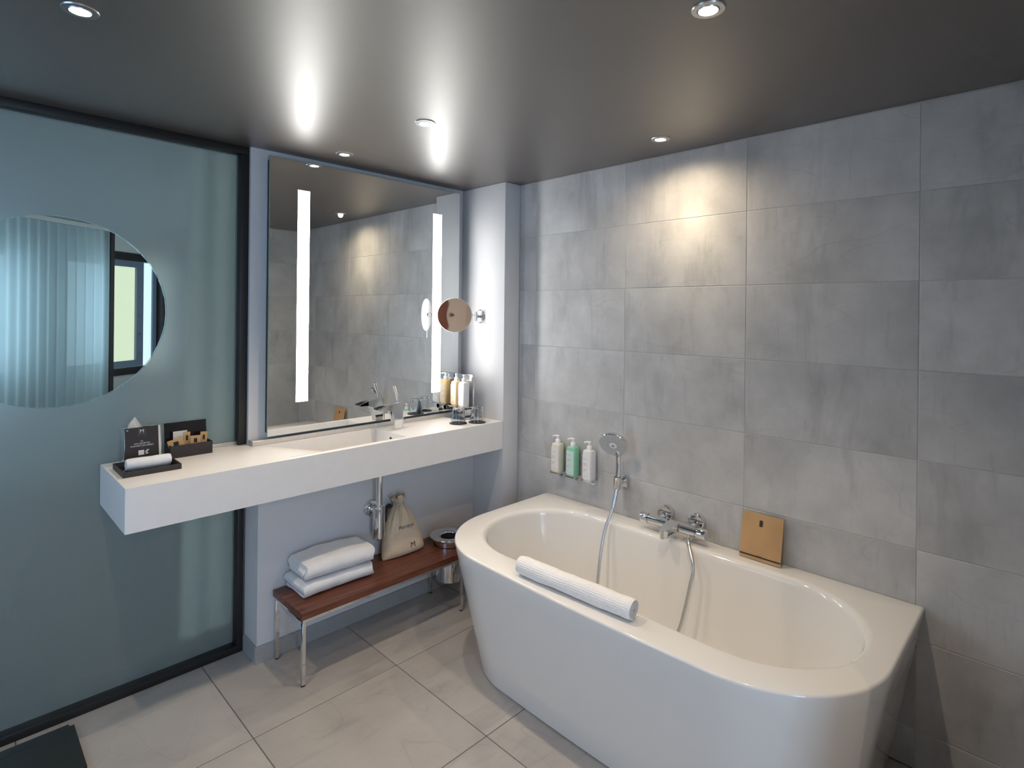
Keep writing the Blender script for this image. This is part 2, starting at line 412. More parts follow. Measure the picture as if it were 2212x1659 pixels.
# mirror wall: a thicker lower part carries the washstand
wall_back = struct(bx('wall_back', 'white_paint', None, XL, XP, 0.0, 0.10, CT, H))
struct(bx('wall_lower', 'white_paint', None, XL, XP, YLW, 0.10, 0.0, CB))
struct(bx('wall_pillar', 'white_paint', None, XP, 0.0, YF, 0.10, 0.0, H, bev=0.003))
bm = B(); box(bm, XL - 0.008, XP, YLW - 0.009, YLW, 0.0, 0.072, bev=0.0015, seg=1); box(bm, XL - 0.009, XL, YLW, 0.016, 0.0, 0.072, bev=0.0015, seg=1)
struct(obj('baseboard_back', bm, 'skirting'))
# walls behind and left of the camera
WX0, WX1, WZ0, WZ1 = -2.81, -1.95, 0.22, 2.14
wl = B()
box(wl, -3.2, WX0, -4.72, -4.60, 0, H); box(wl, WX1, 0.0, -4.72, -4.60, 0, H)
box(wl, WX0, WX1, -4.72, -4.60, 0, WZ0); box(wl, WX0, WX1, -4.72, -4.60, WZ1, H)
struct(obj('wall_rear', wl, 'warm_paint'))
wl = B(); box(wl, -3.32, -3.20, -4.6, -1.52, 0, H); box(wl, -3.32, -3.20, -0.38, 0.10, 0, H); box(wl, -3.32, -3.20, -1.52, -0.38, 0, 0.40); box(wl, -3.32, -3.20, -1.52, -0.38, 2.04, H)
struct(obj('wall_left', wl, 'warm_paint'))
t = B(); box(t, -3.28, -3.185, -1.52, -1.46, 0.40, 2.04); box(t, -3.28, -3.185, -0.44, -0.38, 0.40, 2.04); box(t, -3.28, -3.185, -1.46, -0.44, 0.40, 0.46); box(t, -3.28, -3.185, -1.46, -0.44, 1.98, 2.04)
win_added = struct(obj('window_6', t, 'dark_trim'))  # unseen opening, added to carry the blue side light
for y in (-1.2, -0.95, -0.7): bx('stripe_bar', 'dark_trim', win_added, -3.175, -3.16, y - 0.018, y + 0.018, 0.46, 1.98)  # bars added to break this light into stripes
t = B(); box(t, WX0, WX0 + 0.06, -4.68, -4.58, WZ0, WZ1); box(t, WX1 - 0.06, WX1, -4.68, -4.58, WZ0, WZ1)
box(t, WX0 + 0.06, WX1 - 0.06, -4.68, -4.58, WZ0, WZ0 + 0.05); box(t, WX0 + 0.06, WX1 - 0.06, -4.68, -4.58, WZ1 - 0.05, WZ1)
win = struct(obj('window_1', t, 'dark_trim'))
for x in (-2.57, -2.38, -2.19):
    bx('stripe_bar', 'dark_trim', win, x - 0.02, x + 0.02, -4.575, -4.555, WZ0 + 0.05, WZ1 - 0.05)  # unseen bars added in front to stripe the window's highlights
struct(bx('wall_side', 'warm_paint', None, 0.0, 0.12, -4.6, -2.70, 0.0, H))
door = struct(bx('door_1', 'door_wood', None, -3.08, -2.83, -4.60, -4.555, 0.0, 2.08, bev=0.004))
cyl_b = B(); cyl(cyl_b, (-2.87, -4.555, 1.02), (-2.87, -4.51, 1.02), 0.011); cyl(cyl_b, (-2.87, -4.51, 1.02), (-2.97, -4.51, 1.02), 0.009)
obj('door_handle', cyl_b, 'satin_chrome', door, 40)

# ------------------------------------------------------------------ bedroom behind the etched glass
DH = Vector((0.8124, 0.5831, 0)); DN = Vector((-0.5831, 0.8124, 0)); PB = Vector((-1.0615, 4.6686, 0))
def wp(s, off, z): return PB + DH * s + DN * off + Vector((0, 0, z))
def wbox(bm, s0, s1, o0, o1, z0, z1):
    n0 = len(bm.verts); box(bm, s0, s1, o0, o1, z0, z1); bm.verts.ensure_lookup_table()
    for v in bm.verts[n0:]: v.co = wp(*v.co)
    return bm
struct(bx('floor', 'bedroom_carpet', None, -7.6, 2.2, 0.10, 8.2, -0.12, 0.0))
struct(bx('ceiling', 'bedroom_paint', None, -7.6, 2.2, 0.10, 8.2, 2.42, 2.54))
struct(bx('wall_bedroom', 'bedroom_paint', None, 1.2, 1.3, 0.10, 8.2, 0.0, 2.42))
struct(bx('wall_bedroom', 'bedroom_paint', None, -7.7, -7.6, 0.10, 8.2, 0.0, 2.42))
struct(bx('wall_bedroom', 'bedroom_paint', None, -7.7, -3.2, 0.10, 0.2, 0.0, 2.42))
struct(bx('trim_1', 'dark_trim', None, -3.2, 1.2, 0.10, 0.16, H, 2.42))
WIN = [(-4.6, -3.3), (-2.9, -1.75), (-1.62, -0.689), (-0.243, 0.80)]
wb = B(); s = -6.6
for a, b_ in WIN:
    wbox(wb, s, a, 0.25, 0.45, 0, 2.42); wbox(wb, a, b_, 0.25, 0.45, 0, 0.76); wbox(wb, a, b_, 0.25, 0.45, 2.165, 2.42); s = b_
wbox(wb, 1.09, 2.9, 0.25, 0.45, 0, 2.42); wbox(wb, 0.80, 1.09, 0.25, 0.45, 0, 0.76); wbox(wb, 0.80, 1.09, 0.25, 0.45, 2.165, 2.42)
wall_outer = struct(obj('wall_outer', wb, 'bedroom_paint'))
for k, (a, b_) in enumerate(WIN):
    last = k == len(WIN) - 1
    e = 1.09 if last else b_
    t = B(); wbox(t, a - 0.0, e, 0.22, 0.30, 2.075, 2.165); wbox(t, a, e, 0.22, 0.30, 0.76, 0.836)
    if last: wbox(t, 0.99, 1.09, 0.22, 0.30, 0.836, 2.075)
    wnd = struct(obj('window_%d' % (k + 2), t, 'dark_trim'))
    t = B(); wbox(t, a, b_, 0.31, 0.37, 2.01, 2.075); wbox(t, a, b_, 0.31, 0.37, 0.836, 0.91); wbox(t, a, a + 0.06, 0.31, 0.37, 0.91, 2.01)
    wbox(t, b_ - 0.10, b_, 0.31, 0.37, 0.91, 2.01)
    if last: wbox(t, 0.275, 0.337, 0.31, 0.37, 0.91, 2.01)
    obj('sash', t, 'window_blue', wnd)
    if last:
        t = B()
        for z in (1.0, 1.22, 1.44, 1.66, 1.88):
            cyl(t, wp(0.745, 0.31, z), wp(0.745, 0.295, z), 0.010, seg=10)
        obj('bolt', t, 'satin_chrome', wnd)
        obj('pane', wbox(B(), 0.337, 0.70, 0.34, 0.35, 0.91, 2.01), 'sunlit_pane', wnd)
        obj('pane', wbox(B(), -0.183, 0.275, 0.34, 0.35, 0.91, 2.01), 'sky_pane', wnd)
        obj('side_pane', wbox(B(), 0.80, 0.93, 0.32, 0.33, 0.836, 2.075), 'reveal_pane', wnd)
        obj('side_sash', wbox(B(), 0.93, 0.99, 0.30, 0.36, 0.836, 2.075), 'window_blue', wnd)
    else:
        obj('pane', wbox(B(), a + 0.06, b_ - 0.10, 0.34, 0.35, 0.91, 2.01), 'sky_pane', wnd)
# pleated sheer curtain
bm = B(); rows = []
ns = 900
for i in range(ns + 1):
    s = -5.6 + 5.58 * i / ns
    off = 0.022 * math.sin(s * 2 * PI / 0.095) + 0.006 * math.sin(s * 7.1)
    rows.append([bm.verts.new(wp(s, off, z)) for z in (0.02, 1.2, 2.335)])
for a, b_ in zip(rows, rows[1:]):
    for k in range(2): bm.faces.new((a[k], b_[k], b_[k + 1], a[k + 1]))
cu = thing('curtain', 'pale blue pleated sheer curtain seen through the round pane', 'curtain', wp(-2.8, 0, 0))
obj('sheer_cloth', bm, 'sheer', cu, 80)
obj('rail', wbox(B(), -5.62, 0.03, -0.03, 0.03, 2.335, 2.375), 'bedroom_paint', cu)
obj('edge_batten', wbox(B(), -0.02, 0.025, -0.04, 0.04, 0.01, 2.335), 'dark_trim', cu)

bm = B(); rows = []
for i in range(240 + 1):
    x = -1.52 + 2.4 * i / 240; off = 0.30 + 0.009 * math.sin(x * 2 * PI / 0.11)
    rows.append([bm.verts.new((x - 0.02 * (1 - z / 2.36) * (1 if i < 30 else 0), off, z)) for z in (0.02, 1.2, 2.36)])
for a, b_ in zip(rows, rows[1:]):
    for k in range(2): bm.faces.new((a[k], b_[k], b_[k + 1], a[k + 1]))
cu2 = thing('curtain', 'pale greenish curtain hanging close behind the frosted glass next to the mirror wall', 'curtain', (-0.3, 0.3, 0))
obj('sheer_cloth', bm, 'sheer_green', cu2, 80)
bx('rail', 'bedroom_paint', cu2, -1.56, 0.9, 0.27, 0.33, 2.36, 2.40)

# ------------------------------------------------------------------ etched glass partition with a clear round pane
gp = thing('glass_partition', 'frosted blue-green glass partition with a clear round pane in a black frame', 'partition', (-2.6, 0.06, 0))
GX0, GX1, GZ0, GZ1 = -3.2, -1.378, 0.028, 2.216
cx, cz, cr = -2.013, 1.5055, 0.355
def rect_ray(t):
    dx, dz = math.cos(t), math.sin(t); k = []
    if dx > 1e-9: k.append((GX1 - cx) / dx)
    if dx < -1e-9: k.append((GX0 - cx) / dx)
    if dz > 1e-9: k.append((GZ1 - cz) / dz)
    if dz < -1e-9: k.append((GZ0 - cz) / dz)
    k = min(k); return cx + k * dx, cz + k * dz
ang = [2 * PI * i / 96 for i in range(96)] + [math.atan2(zz - cz, xx - cx) % (2 * PI) for xx in (GX0, GX1) for zz in (GZ0, GZ1)]
ang = sorted(set(ang))
bm = B()
lp = []
for y, kind in ((GY, 0), (GY, 1), (GY + 0.010, 1), (GY + 0.010, 0)):
    ring = []
    for t in ang:
        if kind: X_, Z_ = rect_ray(t)
        else: X_, Z_ = cx + cr * math.cos(t), cz + cr * math.sin(t)
        ring.append(Vector((X_, y, Z_)))
    lp.append(ring)
R = loft(bm, lp, False, False)
n = len(ang)
for i in range(n):
    j = (i + 1) % n; bm.faces.new((R[3][i], R[3][j], R[0][j], R[0][i]))
fp = obj('frosted_pane', bm, 'frosted_glass', gp)
fp.data.materials.append(MATS['clear_pane'])      # the plain side faces the bedroom
for p in fp.data.polygons:
    if p.center.y + WL[fp].y > GY + 0.002: p.material_index = 1
bm = B(); cyl(bm, (cx, GY, cz), (cx, GY + 0.010, cz), cr - 0.0015, seg=96)
o = obj('round_pane', bm, 'clear_pane', gp); o['label'] = 'clear round pane'
bx('top_rail', 'black_metal', gp, -3.2, XL, 0.016, 0.085, 2.212, H, bev=0.002)
bx('bottom_rail', 'black_metal', gp, -3.2, XL, 0.016, 0.085, 0.0, 0.032, bev=0.002)
bx('stile', 'black_metal', gp, -1.384, XL - 0.0005, 0.016, 0.085, CT + 0.001, 2.212, bev=0.002)
bx('stile', 'black_metal', gp, -1.384, XL - 0.0095, 0.016, 0.085, 0.032, CB - 0.001, bev=0.002)

# ------------------------------------------------------------------ washstand with basin
ws = thing('washstand', 'long white floating washstand with an integrated rectangular basin', 'washstand', (-1.0, -0.18, CB))
X0, X1 = -1.878, XP - 0.001
bxs = [X0, -1.298, -0.737, X1]; bys = [YF, -0.336, -0.066, -0.001]
bm = B()
def quad(*p): bm.faces.new([bm.verts.new(q) for q in p])
YB = 0.054
for i in range(3):
    for j in range(3):
        if (i, j) == (1, 1): continue
        quad((bxs[i], bys[j], CT), (bxs[i + 1], bys[j], CT), (bxs[i + 1], bys[j + 1], CT), (bxs[i], bys[j + 1], CT))
quad((X0, -0.001, CT), (XL, -0.001, CT), (XL, YB, CT), (X0, YB, CT))
# outer sides and underside
ring = [(X0, YF), (X1, YF), (X1, -0.001), (XL, -0.001), (XL, YB), (X0, YB)]
for a, b_ in zip(ring, ring[1:] + ring[:1]):
    quad((a[0], a[1], CB), (b_[0], b_[1], CB), (b_[0], b_[1], CT), (a[0], a[1], CT))
bm.faces.new([bm.verts.new((x, y, CB)) for x, y in reversed(ring)])
# basin: a ramp falls to the right towards a straight end wall
prof = [(-1.298, CT), (-1.285, CT - 0.006), (-1.00, 0.842), (-0.86, 0.830), (-0.755, 0.827), (-0.741, 0.838), (-0.737, CT)]
ya, yb = -0.336, -0.066
for p, q in zip(prof, prof[1:]): quad((p[0], ya, p[1]), (q[0], ya, q[1]), (q[0], yb, q[1]), (p[0], yb, p[1]))
for y in (ya, yb): bm.faces.new([bm.verts.new((x, y, z)) for x, z in prof])
bmesh.ops.remove_doubles(bm, verts=bm.verts[:], dist=0.0002)
e = [e for e in bm.edges if len(e.link_faces) == 2 and e.calc_face_angle(0) > 1.0 and max(v.co.z for v in e.verts) > CT - 0.01]
bmesh.ops.bevel(bm, geom=e, offset=0.002, segments=2, affect='EDGES', clamp_overlap=True)
obj('worktop', bm, 'counter', ws, 30)
bm = B(); lathe(bm, [(0.0135, 0.0), (0.0135, 0.002), (0.010, 0.0025), (0.009, 0.0005)], (-0.7371, -0.204, 0.886), (-1, 0, 0), 24)
obj('overflow_ring', bm, 'chrome', ws, 40)
bm = B(); cyl(bm, (-0.7376, -0.204, 0.886), (-0.7398, -0.204, 0.886), 0.0085, seg=20)
obj('overflow_hole', bm, 'rubber', ws)
bm = B(); lathe(bm, [(0.034, 0.0), (0.034, 0.003), (0.030, 0.005), (0.004, 0.006)], (-0.86, -0.20, 0.8305), (0, 0, 1), 28)
obj('drain', bm, 'chrome', ws, 40)
bm = B(); box(bm, XL + 0.001, XP - 0.0015, -0.050, -0.001, CT, CT + 0.022, bev=0.001, seg=1); box(bm, -1.53, XL, 0.043, YB, CT, CT + 0.014, bev=0.001, seg=1)
obj('metal_upstand', bm, 'upstand', ws)

# bottle trap under the basin
tr = thing('bottle_trap', 'chrome bottle trap with wall rosette under the washstand', 'trap', (-0.80, -0.2, 0.408))
bm = B(); lathe(bm, [(0.020, 0.0), (0.0285, 0.006), (0.0295, 0.02), (0.0295, 0.150), (0.027, 0.160), (0.0145, 0.163)], (-0.80, -0.2, 0.408), seg=36)
obj('cup', bm, 'chrome', tr, 35)
bm = B(); lathe(bm, [(0.031, 0.0), (0.031, 0.010)], (-0.80, -0.2, 0.560), seg=36); obj('collar', bm, 'chrome', tr, 35)
bm = B(); cyl(bm, (-0.80, -0.2, 0.565), (-0.80, -0.2, CB - 0.012), 0.0165); obj('pipe', bm, 'chrome', tr, 35)
bm = B(); cyl(bm, (-0.80, -0.2, CB - 0.024), (-0.80, -0.2, CB - 0.0005), 0.022); obj('nut', bm, 'chrome', tr, 35)
bm = B(); cyl(bm, (-0.80, -0.19, 0.540), (-0.80, YLW - 0.004, 0.540), 0.0165); obj('outlet_pipe', bm, 'chrome', tr, 35)
bm = B(); lathe(bm, [(0.042, 0.0), (0.042, 0.004), (0.036, 0.013), (0.019, 0.018)], (-0.80, YLW - 0.0005, 0.540), (0, -1, 0), 40); obj('rosette', bm, 'chrome', tr, 35)

# ------------------------------------------------------------------ lit wall mirror
mi = thing('wall_mirror', 'large rectangular wall mirror with two white vertical light strips', 'mirror', (-0.735, -0.03, 0.953))
MX0, MX1, MZ0, MZ1 = -1.287, -0.186, 0.953, 2.211
bx('housing', 'dark_trim', mi, MX0 + 0.012, MX1 - 0.012, MY + 0.007, -0.001, MZ0 + 0.012, MZ1 - 0.012)
bm = B(); box(bm, MX0, MX1, MY + 0.0008, MY + 0.0065, MZ0, MZ1)
o = obj('glass_edge', bm, 'glass_edge', mi); o['label'] = 'green polished glass edge'
strips = [(-1.157, -1.100, 1.096, 2.077), (-0.378, -0.318, 1.068, 2.070)]
# silvered face, left open behind the strips
xs = [MX0 + 0.0012, strips[0][0], strips[0][1], strips[1][0], strips[1][1], MX1 - 0.0012]
bm = B()
def mq(x0, x1, z0, z1): bm.faces.new([bm.verts.new(p) for p in ((x0, MY, z0), (x1, MY, z0), (x1, MY, z1), (x0, MY, z1))])
for k in range(5):
    if k in (1, 3):
        st = strips[k // 2]; mq(xs[k], xs[k + 1], MZ0 + 0.0012, st[2]); mq(xs[k], xs[k + 1], st[3], MZ1 - 0.0012)
    else: mq(xs[k], xs[k + 1], MZ0 + 0.0012, MZ1 - 0.0012)
bmesh.ops.remove_doubles(bm, verts=bm.verts[:], dist=1e-5)
obj('silvered_face', bm, 'mirror', mi)
for st in strips:
    bm = B(); box(bm, st[0], st[1], MY - 0.0003, MY + 0.0006, st[2], st[3]); obj('light_strip', bm, 'led', mi)

# ------------------------------------------------------------------ bathtub
tb = thing('bathtub', 'white back-to-wall bathtub with a rounded front and wide flat rim', 'bathtub', (-0.41, -1.425, 0))
TC = Vector((-0.41, -1.425)); TZ = 0.5535
def rounded_D(xf, y0, y1, rad, xb=-0.0015, bow=0.0):
    P = [(xb + (xf + rad - xb) * k / 10, y0) for k in range(10)]
    for k in range(0, 25):
        t = PI / 2 * k / 24; P.append((xf + rad - rad * math.sin(t), y0 - rad + rad * math.cos(t)))
    for k in range(1, 30):
        t = k / 30; P.append((xf - bow * math.sin(PI * t), (y0 - rad) + (y1 - y0 + 2 * rad) * t))
    for k in range(0, 25):
        t = PI / 2 * k / 24; P.append((xf + rad - rad * math.cos(t), y1 + rad - rad * math.sin(t)))
    P += [(xf + rad + (xb - xf - rad) * k / 10, y1) for k in range(1, 11)]
    P += [(xb, y1 + (y0 - y1) * k / 40) for k in range(1, 40)]
    return [Vector(p) for p in P]
def stadium(xc, yc, hw, hl, rad=None):
    rad = rad or hw; P = []
    for qx, qy, t0 in ((1, 1, 0), (-1, 1, PI / 2), (-1, -1, PI), (1, -1, 1.5 * PI)):
        for k in range(25):
            t = t0 + PI / 2 * k / 24; P.append(Vector((xc + qx * (hw - rad) + rad * math.cos(t), yc + qy * (hl - rad) + rad * math.sin(t))))
    return P
def cast(poly, c, t):
    d = Vector((math.cos(t), math.sin(t))); best = None
    for a, b_ in zip(poly, poly[1:] + poly[:1]):
        e = b_ - a; den = d.x * e.y - d.y * e.x
        if abs(den) < 1e-12: continue
        w_ = a - c; k = (w_.x * e.y - w_.y * e.x) / den; u_ = (w_.x * d.y - w_.y * d.x) / den
        if k > 0 and -1e-6 <= u_ <= 1 + 1e-6: best = k if best is None else max(best, k)
    return c + d * best
outer_top = rounded_D(-0.843, -0.593, -2.258, 0.37, bow=0.010)
outer_base = rounded_D(-0.728, -0.690, -2.163, 0.30, bow=0.008)
OT, OB = outer_top, outer_base
angs = [math.atan2(p.y - TC.y, p.x - TC.x) for p in OT]
def inset(lp, d): return [p + (TC - p).normalized() * d for p in lp]
def L3(lp, z): return [Vector((p.x, p.y, z)) for p in lp]
def mixl(a, b_, t): return [p.lerp(q, t) for p, q in zip(a, b_)]
bm = B(); loops = []
loops.append(L3(inset(OB, 0.012), 0.0)); loops.append(L3(inset(OB, 0.008), 0.006)); loops.append(L3(OB, 0.007))
for t in (0.25, 0.5, 0.75, 0.9): loops.append(L3(mixl(OB, OT, t), 0.007 + t * (TZ - 0.014 - 0.007)))
for k in range(6):
    t = PI / 2 * k / 5; loops.append(L3(inset(OT, 0.008 * (1 - math.cos(t))), TZ - 0.008 + 0.008 * math.sin(t)))
shell = loops
R = loft(bm, loops, True, False)
def inner(hw, hl, rad=None): return [cast(stadium(-0.41, -1.432, hw, hl, rad), TC, t) for t in angs]
fl = 0.026
iloops = [[p for p in loops[-1]]]
for k in range(7):
    t = PI / 2 * k / 6; iloops.append(L3(inner(0.312 - fl * math.sin(t) + fl * 0.45, 0.752 - fl * math.sin(t) + fl * 0.45), TZ - fl * (1 - math.cos(t))))
HW, HL = 0.312 - fl + fl * 0.45, 0.752 - fl + fl * 0.45
zb_ = 0.125
for hw, hl, z in ((HW - 0.012, HL - 0.020, 0.45), (HW - 0.027, HL - 0.047, 0.35), (HW - 0.045, HL - 0.082, 0.25), (HW - 0.062, HL - 0.115, 0.185), (HW - 0.085, HL - 0.155, 0.148), (HW - 0.125, HL - 0.21, 0.130), (0.10, 0.40, zb_), (0.03, 0.15, zb_ - 0.002)):
    iloops.append(L3(inner(hw, hl), z))
bm2 = B(); loft(bm2, iloops, False, True)
me2 = bpy.data.meshes.new('tmp'); bm2.to_mesh(me2); bm2.free(); bm.from_mesh(me2); bpy.data.meshes.remove(me2)
bmesh.ops.remove_doubles(bm, verts=bm.verts[:], dist=1e-5)
obj('tub_shell', bm, 'acrylic', tb, 50)
bm = B(); lathe(bm, [(0.035, 0.0), (0.035, 0.003), (0.028, 0.007), (0.004, 0.008)], (-0.41, -1.43, zb_ - 0.001), seg=28); obj('drain', bm, 'chrome', tb, 40)

# ------------------------------------------------------------------ bath mixer with hand shower
mx = thing('bath_mixer', 'chrome bar bath mixer with hose on the tiled wall above the tub', 'faucet', (-0.075, -1.38, 0.6))
ZM = 0.605; XM = -0.075
bm = B(); cyl(bm, (XM, -1.262, ZM), (XM, -1.355, ZM), 0.0205); cyl(bm, (XM, -1.415, ZM), (XM, -1.487, ZM), 0.0205); cyl(bm, (XM, -1.35, ZM), (XM, -1.42, ZM), 0.017)
obj('bar', bm, 'chrome', mx, 35)
for a, b_ in ((-1.222, -1.260), (-1.489, -1.530)):
    bm = B(); s_ = 1 if a > -1.3 else -1
    lathe(bm, [(0.0215, 0.0), (0.0215, abs(a - b_) - 0.003), (0.0195, abs(a - b_))], (XM, b_ if s_ > 0 else a, ZM), (0, s_, 0), 36); obj('handle', bm, 'chrome', mx, 35)
for y in (-1.31, -1.457):
    bm = B(); lathe(bm, [(0.036, 0.0), (0.036, 0.024), (0.033, 0.028), (0.016, 0.029)], (-0.0005, y, 0.628), (-1, 0, 0), 40); obj('rosette', bm, 'chrome', mx, 35)
    bm = B(); cyl(bm, (-0.02, y, 0.624), (XM + 0.008, y, ZM), 0.0125); obj('connector', bm, 'chrome', mx, 35)
bm = B()   # flat spout tongue
pr_ = [(XM + 0.012, -1.352), (XM + 0.012, -1.418), (XM - 0.02, -1.412), (XM - 0.085, -1.402)]
pr_ += [(XM - 0.085 - 0.024 * math.sin(t), -1.385 + 0.017 * math.cos(t) * -1) for t in [PI * k / 8 for k in range(1, 8)]]
pr_ += [(XM - 0.085, -1.368), (XM - 0.02, -1.358)]
prism(bm, pr_, lambda a, c: Vector((a, c, ZM + 0.020 - 0.10 * max(0, XM - a))), lambda a, c: Vector((a, c, ZM - 0.012 - 0.16 * max(0, XM - a))), bev=0.003)
obj('spout', bm, 'chrome', mx, 35)
bm = B(); cyl(bm, (XM, -1.447, ZM - 0.018), (XM, -1.447, ZM - 0.042), 0.011); bmesh.ops.create_uvsphere(bm, u_segments=16, v_segments=10, radius=0.0125, matrix=Matrix.Translation((XM, -1.447, ZM - 0.045)))
obj('hose_outlet', bm, 'chrome', mx, 40)
hose = smooth_path([(-0.077, -1.447, 0.570), (-0.108, -1.472, 0.548), (-0.143, -1.505, 0.512), (-0.158, -1.516, 0.476), (-0.172, -1.511, 0.430), (-0.200, -1.500, 0.326), (-0.232, -1.487, 0.245), (-0.29, -1.44, 0.165), (-0.33, -1.36, 0.143), (-0.345, -1.27, 0.140), (-0.325, -1.18, 0.152), (-0.262, -1.11, 0.205), (-0.222, -1.090, 0.300), (-0.187, -1.078, 0.414), (-0.152, -1.073, 0.505), (-0.132, -1.078, 0.555), (-0.100, -1.085, 0.615), (-0.074, -1.089, 0.685)], 8)
bm = B(); tube(bm, hose, [0.0066 + 0.0006 * (i % 2) for i in range(len(hose))], 12); obj('hose', bm, 'satin_chrome', mx, 60)
bm = B(); cyl(bm, hose[0] + Vector((0, 0, 0.004)), hose[6], 0.009, 0.0085, 20); obj('hose_sleeve', bm, 'chrome', mx, 40)
bm = B(); cyl(bm, hose[-1] + Vector((0.0, 0, 0.02)), hose[-9], 0.0095, 0.008, 20); obj('hose_sleeve', bm, 'chrome', mx, 40)

sh = thing('hand_shower', 'chrome hand shower with a round grey spray face resting in its wall holder', 'shower', (-0.06, -1.086, 0.70))
bm = B(); tube(bm, smooth_path([(-0.070, -1.088, 0.693), (-0.066, -1.088, 0.76), (-0.063, -1.088, 0.84), (-0.066, -1.086, 0.885), (-0.075, -1.083, 0.91)], 5), [0.0120] * 10 + [0.0132] * 11, 20); obj('handle', bm, 'chrome', sh, 50)
hc = Vector((-0.088, -1.078, 0.912)); hn = Vector((-0.80, -0.24, -0.55)).normalized()
bm = B(); lathe(bm, [(0.022, -0.020), (0.048, -0.016), (0.066, -0.006), (0.0705, 0.002), (0.0705, 0.010), (0.068, 0.013)], hc, hn, 48); obj('head', bm, 'chrome', sh, 35)
bm = B(); lathe(bm, [(0.0665, 0.0125), (0.0665, 0.0142), (0.004, 0.0148)], hc, hn, 48); f_ = obj('spray_face', bm, 'spray_face', sh, 30)
bm = B(); u_, v_ = frame_of(hn)
for rr, k in ((0.059, 30), (0.048, 24), (0.037, 18)):
    for i in range(k):
        t = 2 * PI * i / k; p = hc + hn * 0.0142 + rr * (math.cos(t) * u_ + math.sin(t) * v_); cyl(bm, p, p + hn * 0.0015, 0.0016, seg=6)
o = obj('nozzle', bm, 'white_plastic', f_); o['kind'] = 'stuff'
bm = B(); lathe(bm, [(0.018, 0.0143), (0.018, 0.0165), (0.016, 0.0175)], hc, hn, 28); obj('centre_ring', bm, 'white_plastic', f_, 30)
bm = B(); lathe(bm, [(0.0075, 0.0175), (0.0075, 0.0185)], hc, hn, 20); obj('centre_button', bm, 'print_grey', f_)
ho = thing('shower_holder', 'small chrome wall bracket with square plate holding the hand shower', 'bracket', (-0.02, -1.075, 0.71))
bx('plate', 'chrome', ho, -0.010, -0.0005, -1.102, -1.046, 0.692, 0.750, bev=0.002)
bm = B(); cyl(bm, (-0.009, -1.075, 0.722), (-0.040, -1.081, 0.722), 0.019, 0.017, 28); cyl(bm, (-0.040, -1.081, 0.722), (-0.05, -1.084, 0.722), 0.017, 0.012, 28); obj('knuckle', bm, 'chrome', ho, 35)
bm = B(); lathe(bm, [(0.0135, 0.0), (0.0175, 0.0), (0.019, 0.052), (0.0148, 0.052)], (-0.070, -1.088, 0.700), (0.02, 0, 1), 28, False, False)
bm.verts.ensure_lookup_table(); n = 28
for i in range(n): bm.faces.new((bm.verts[3 * n + i], bm.verts[3 * n + (i + 1) % n], bm.verts[(i + 1) % n], bm.verts[i]))
obj('cradle', bm, 'chrome', ho, 35)

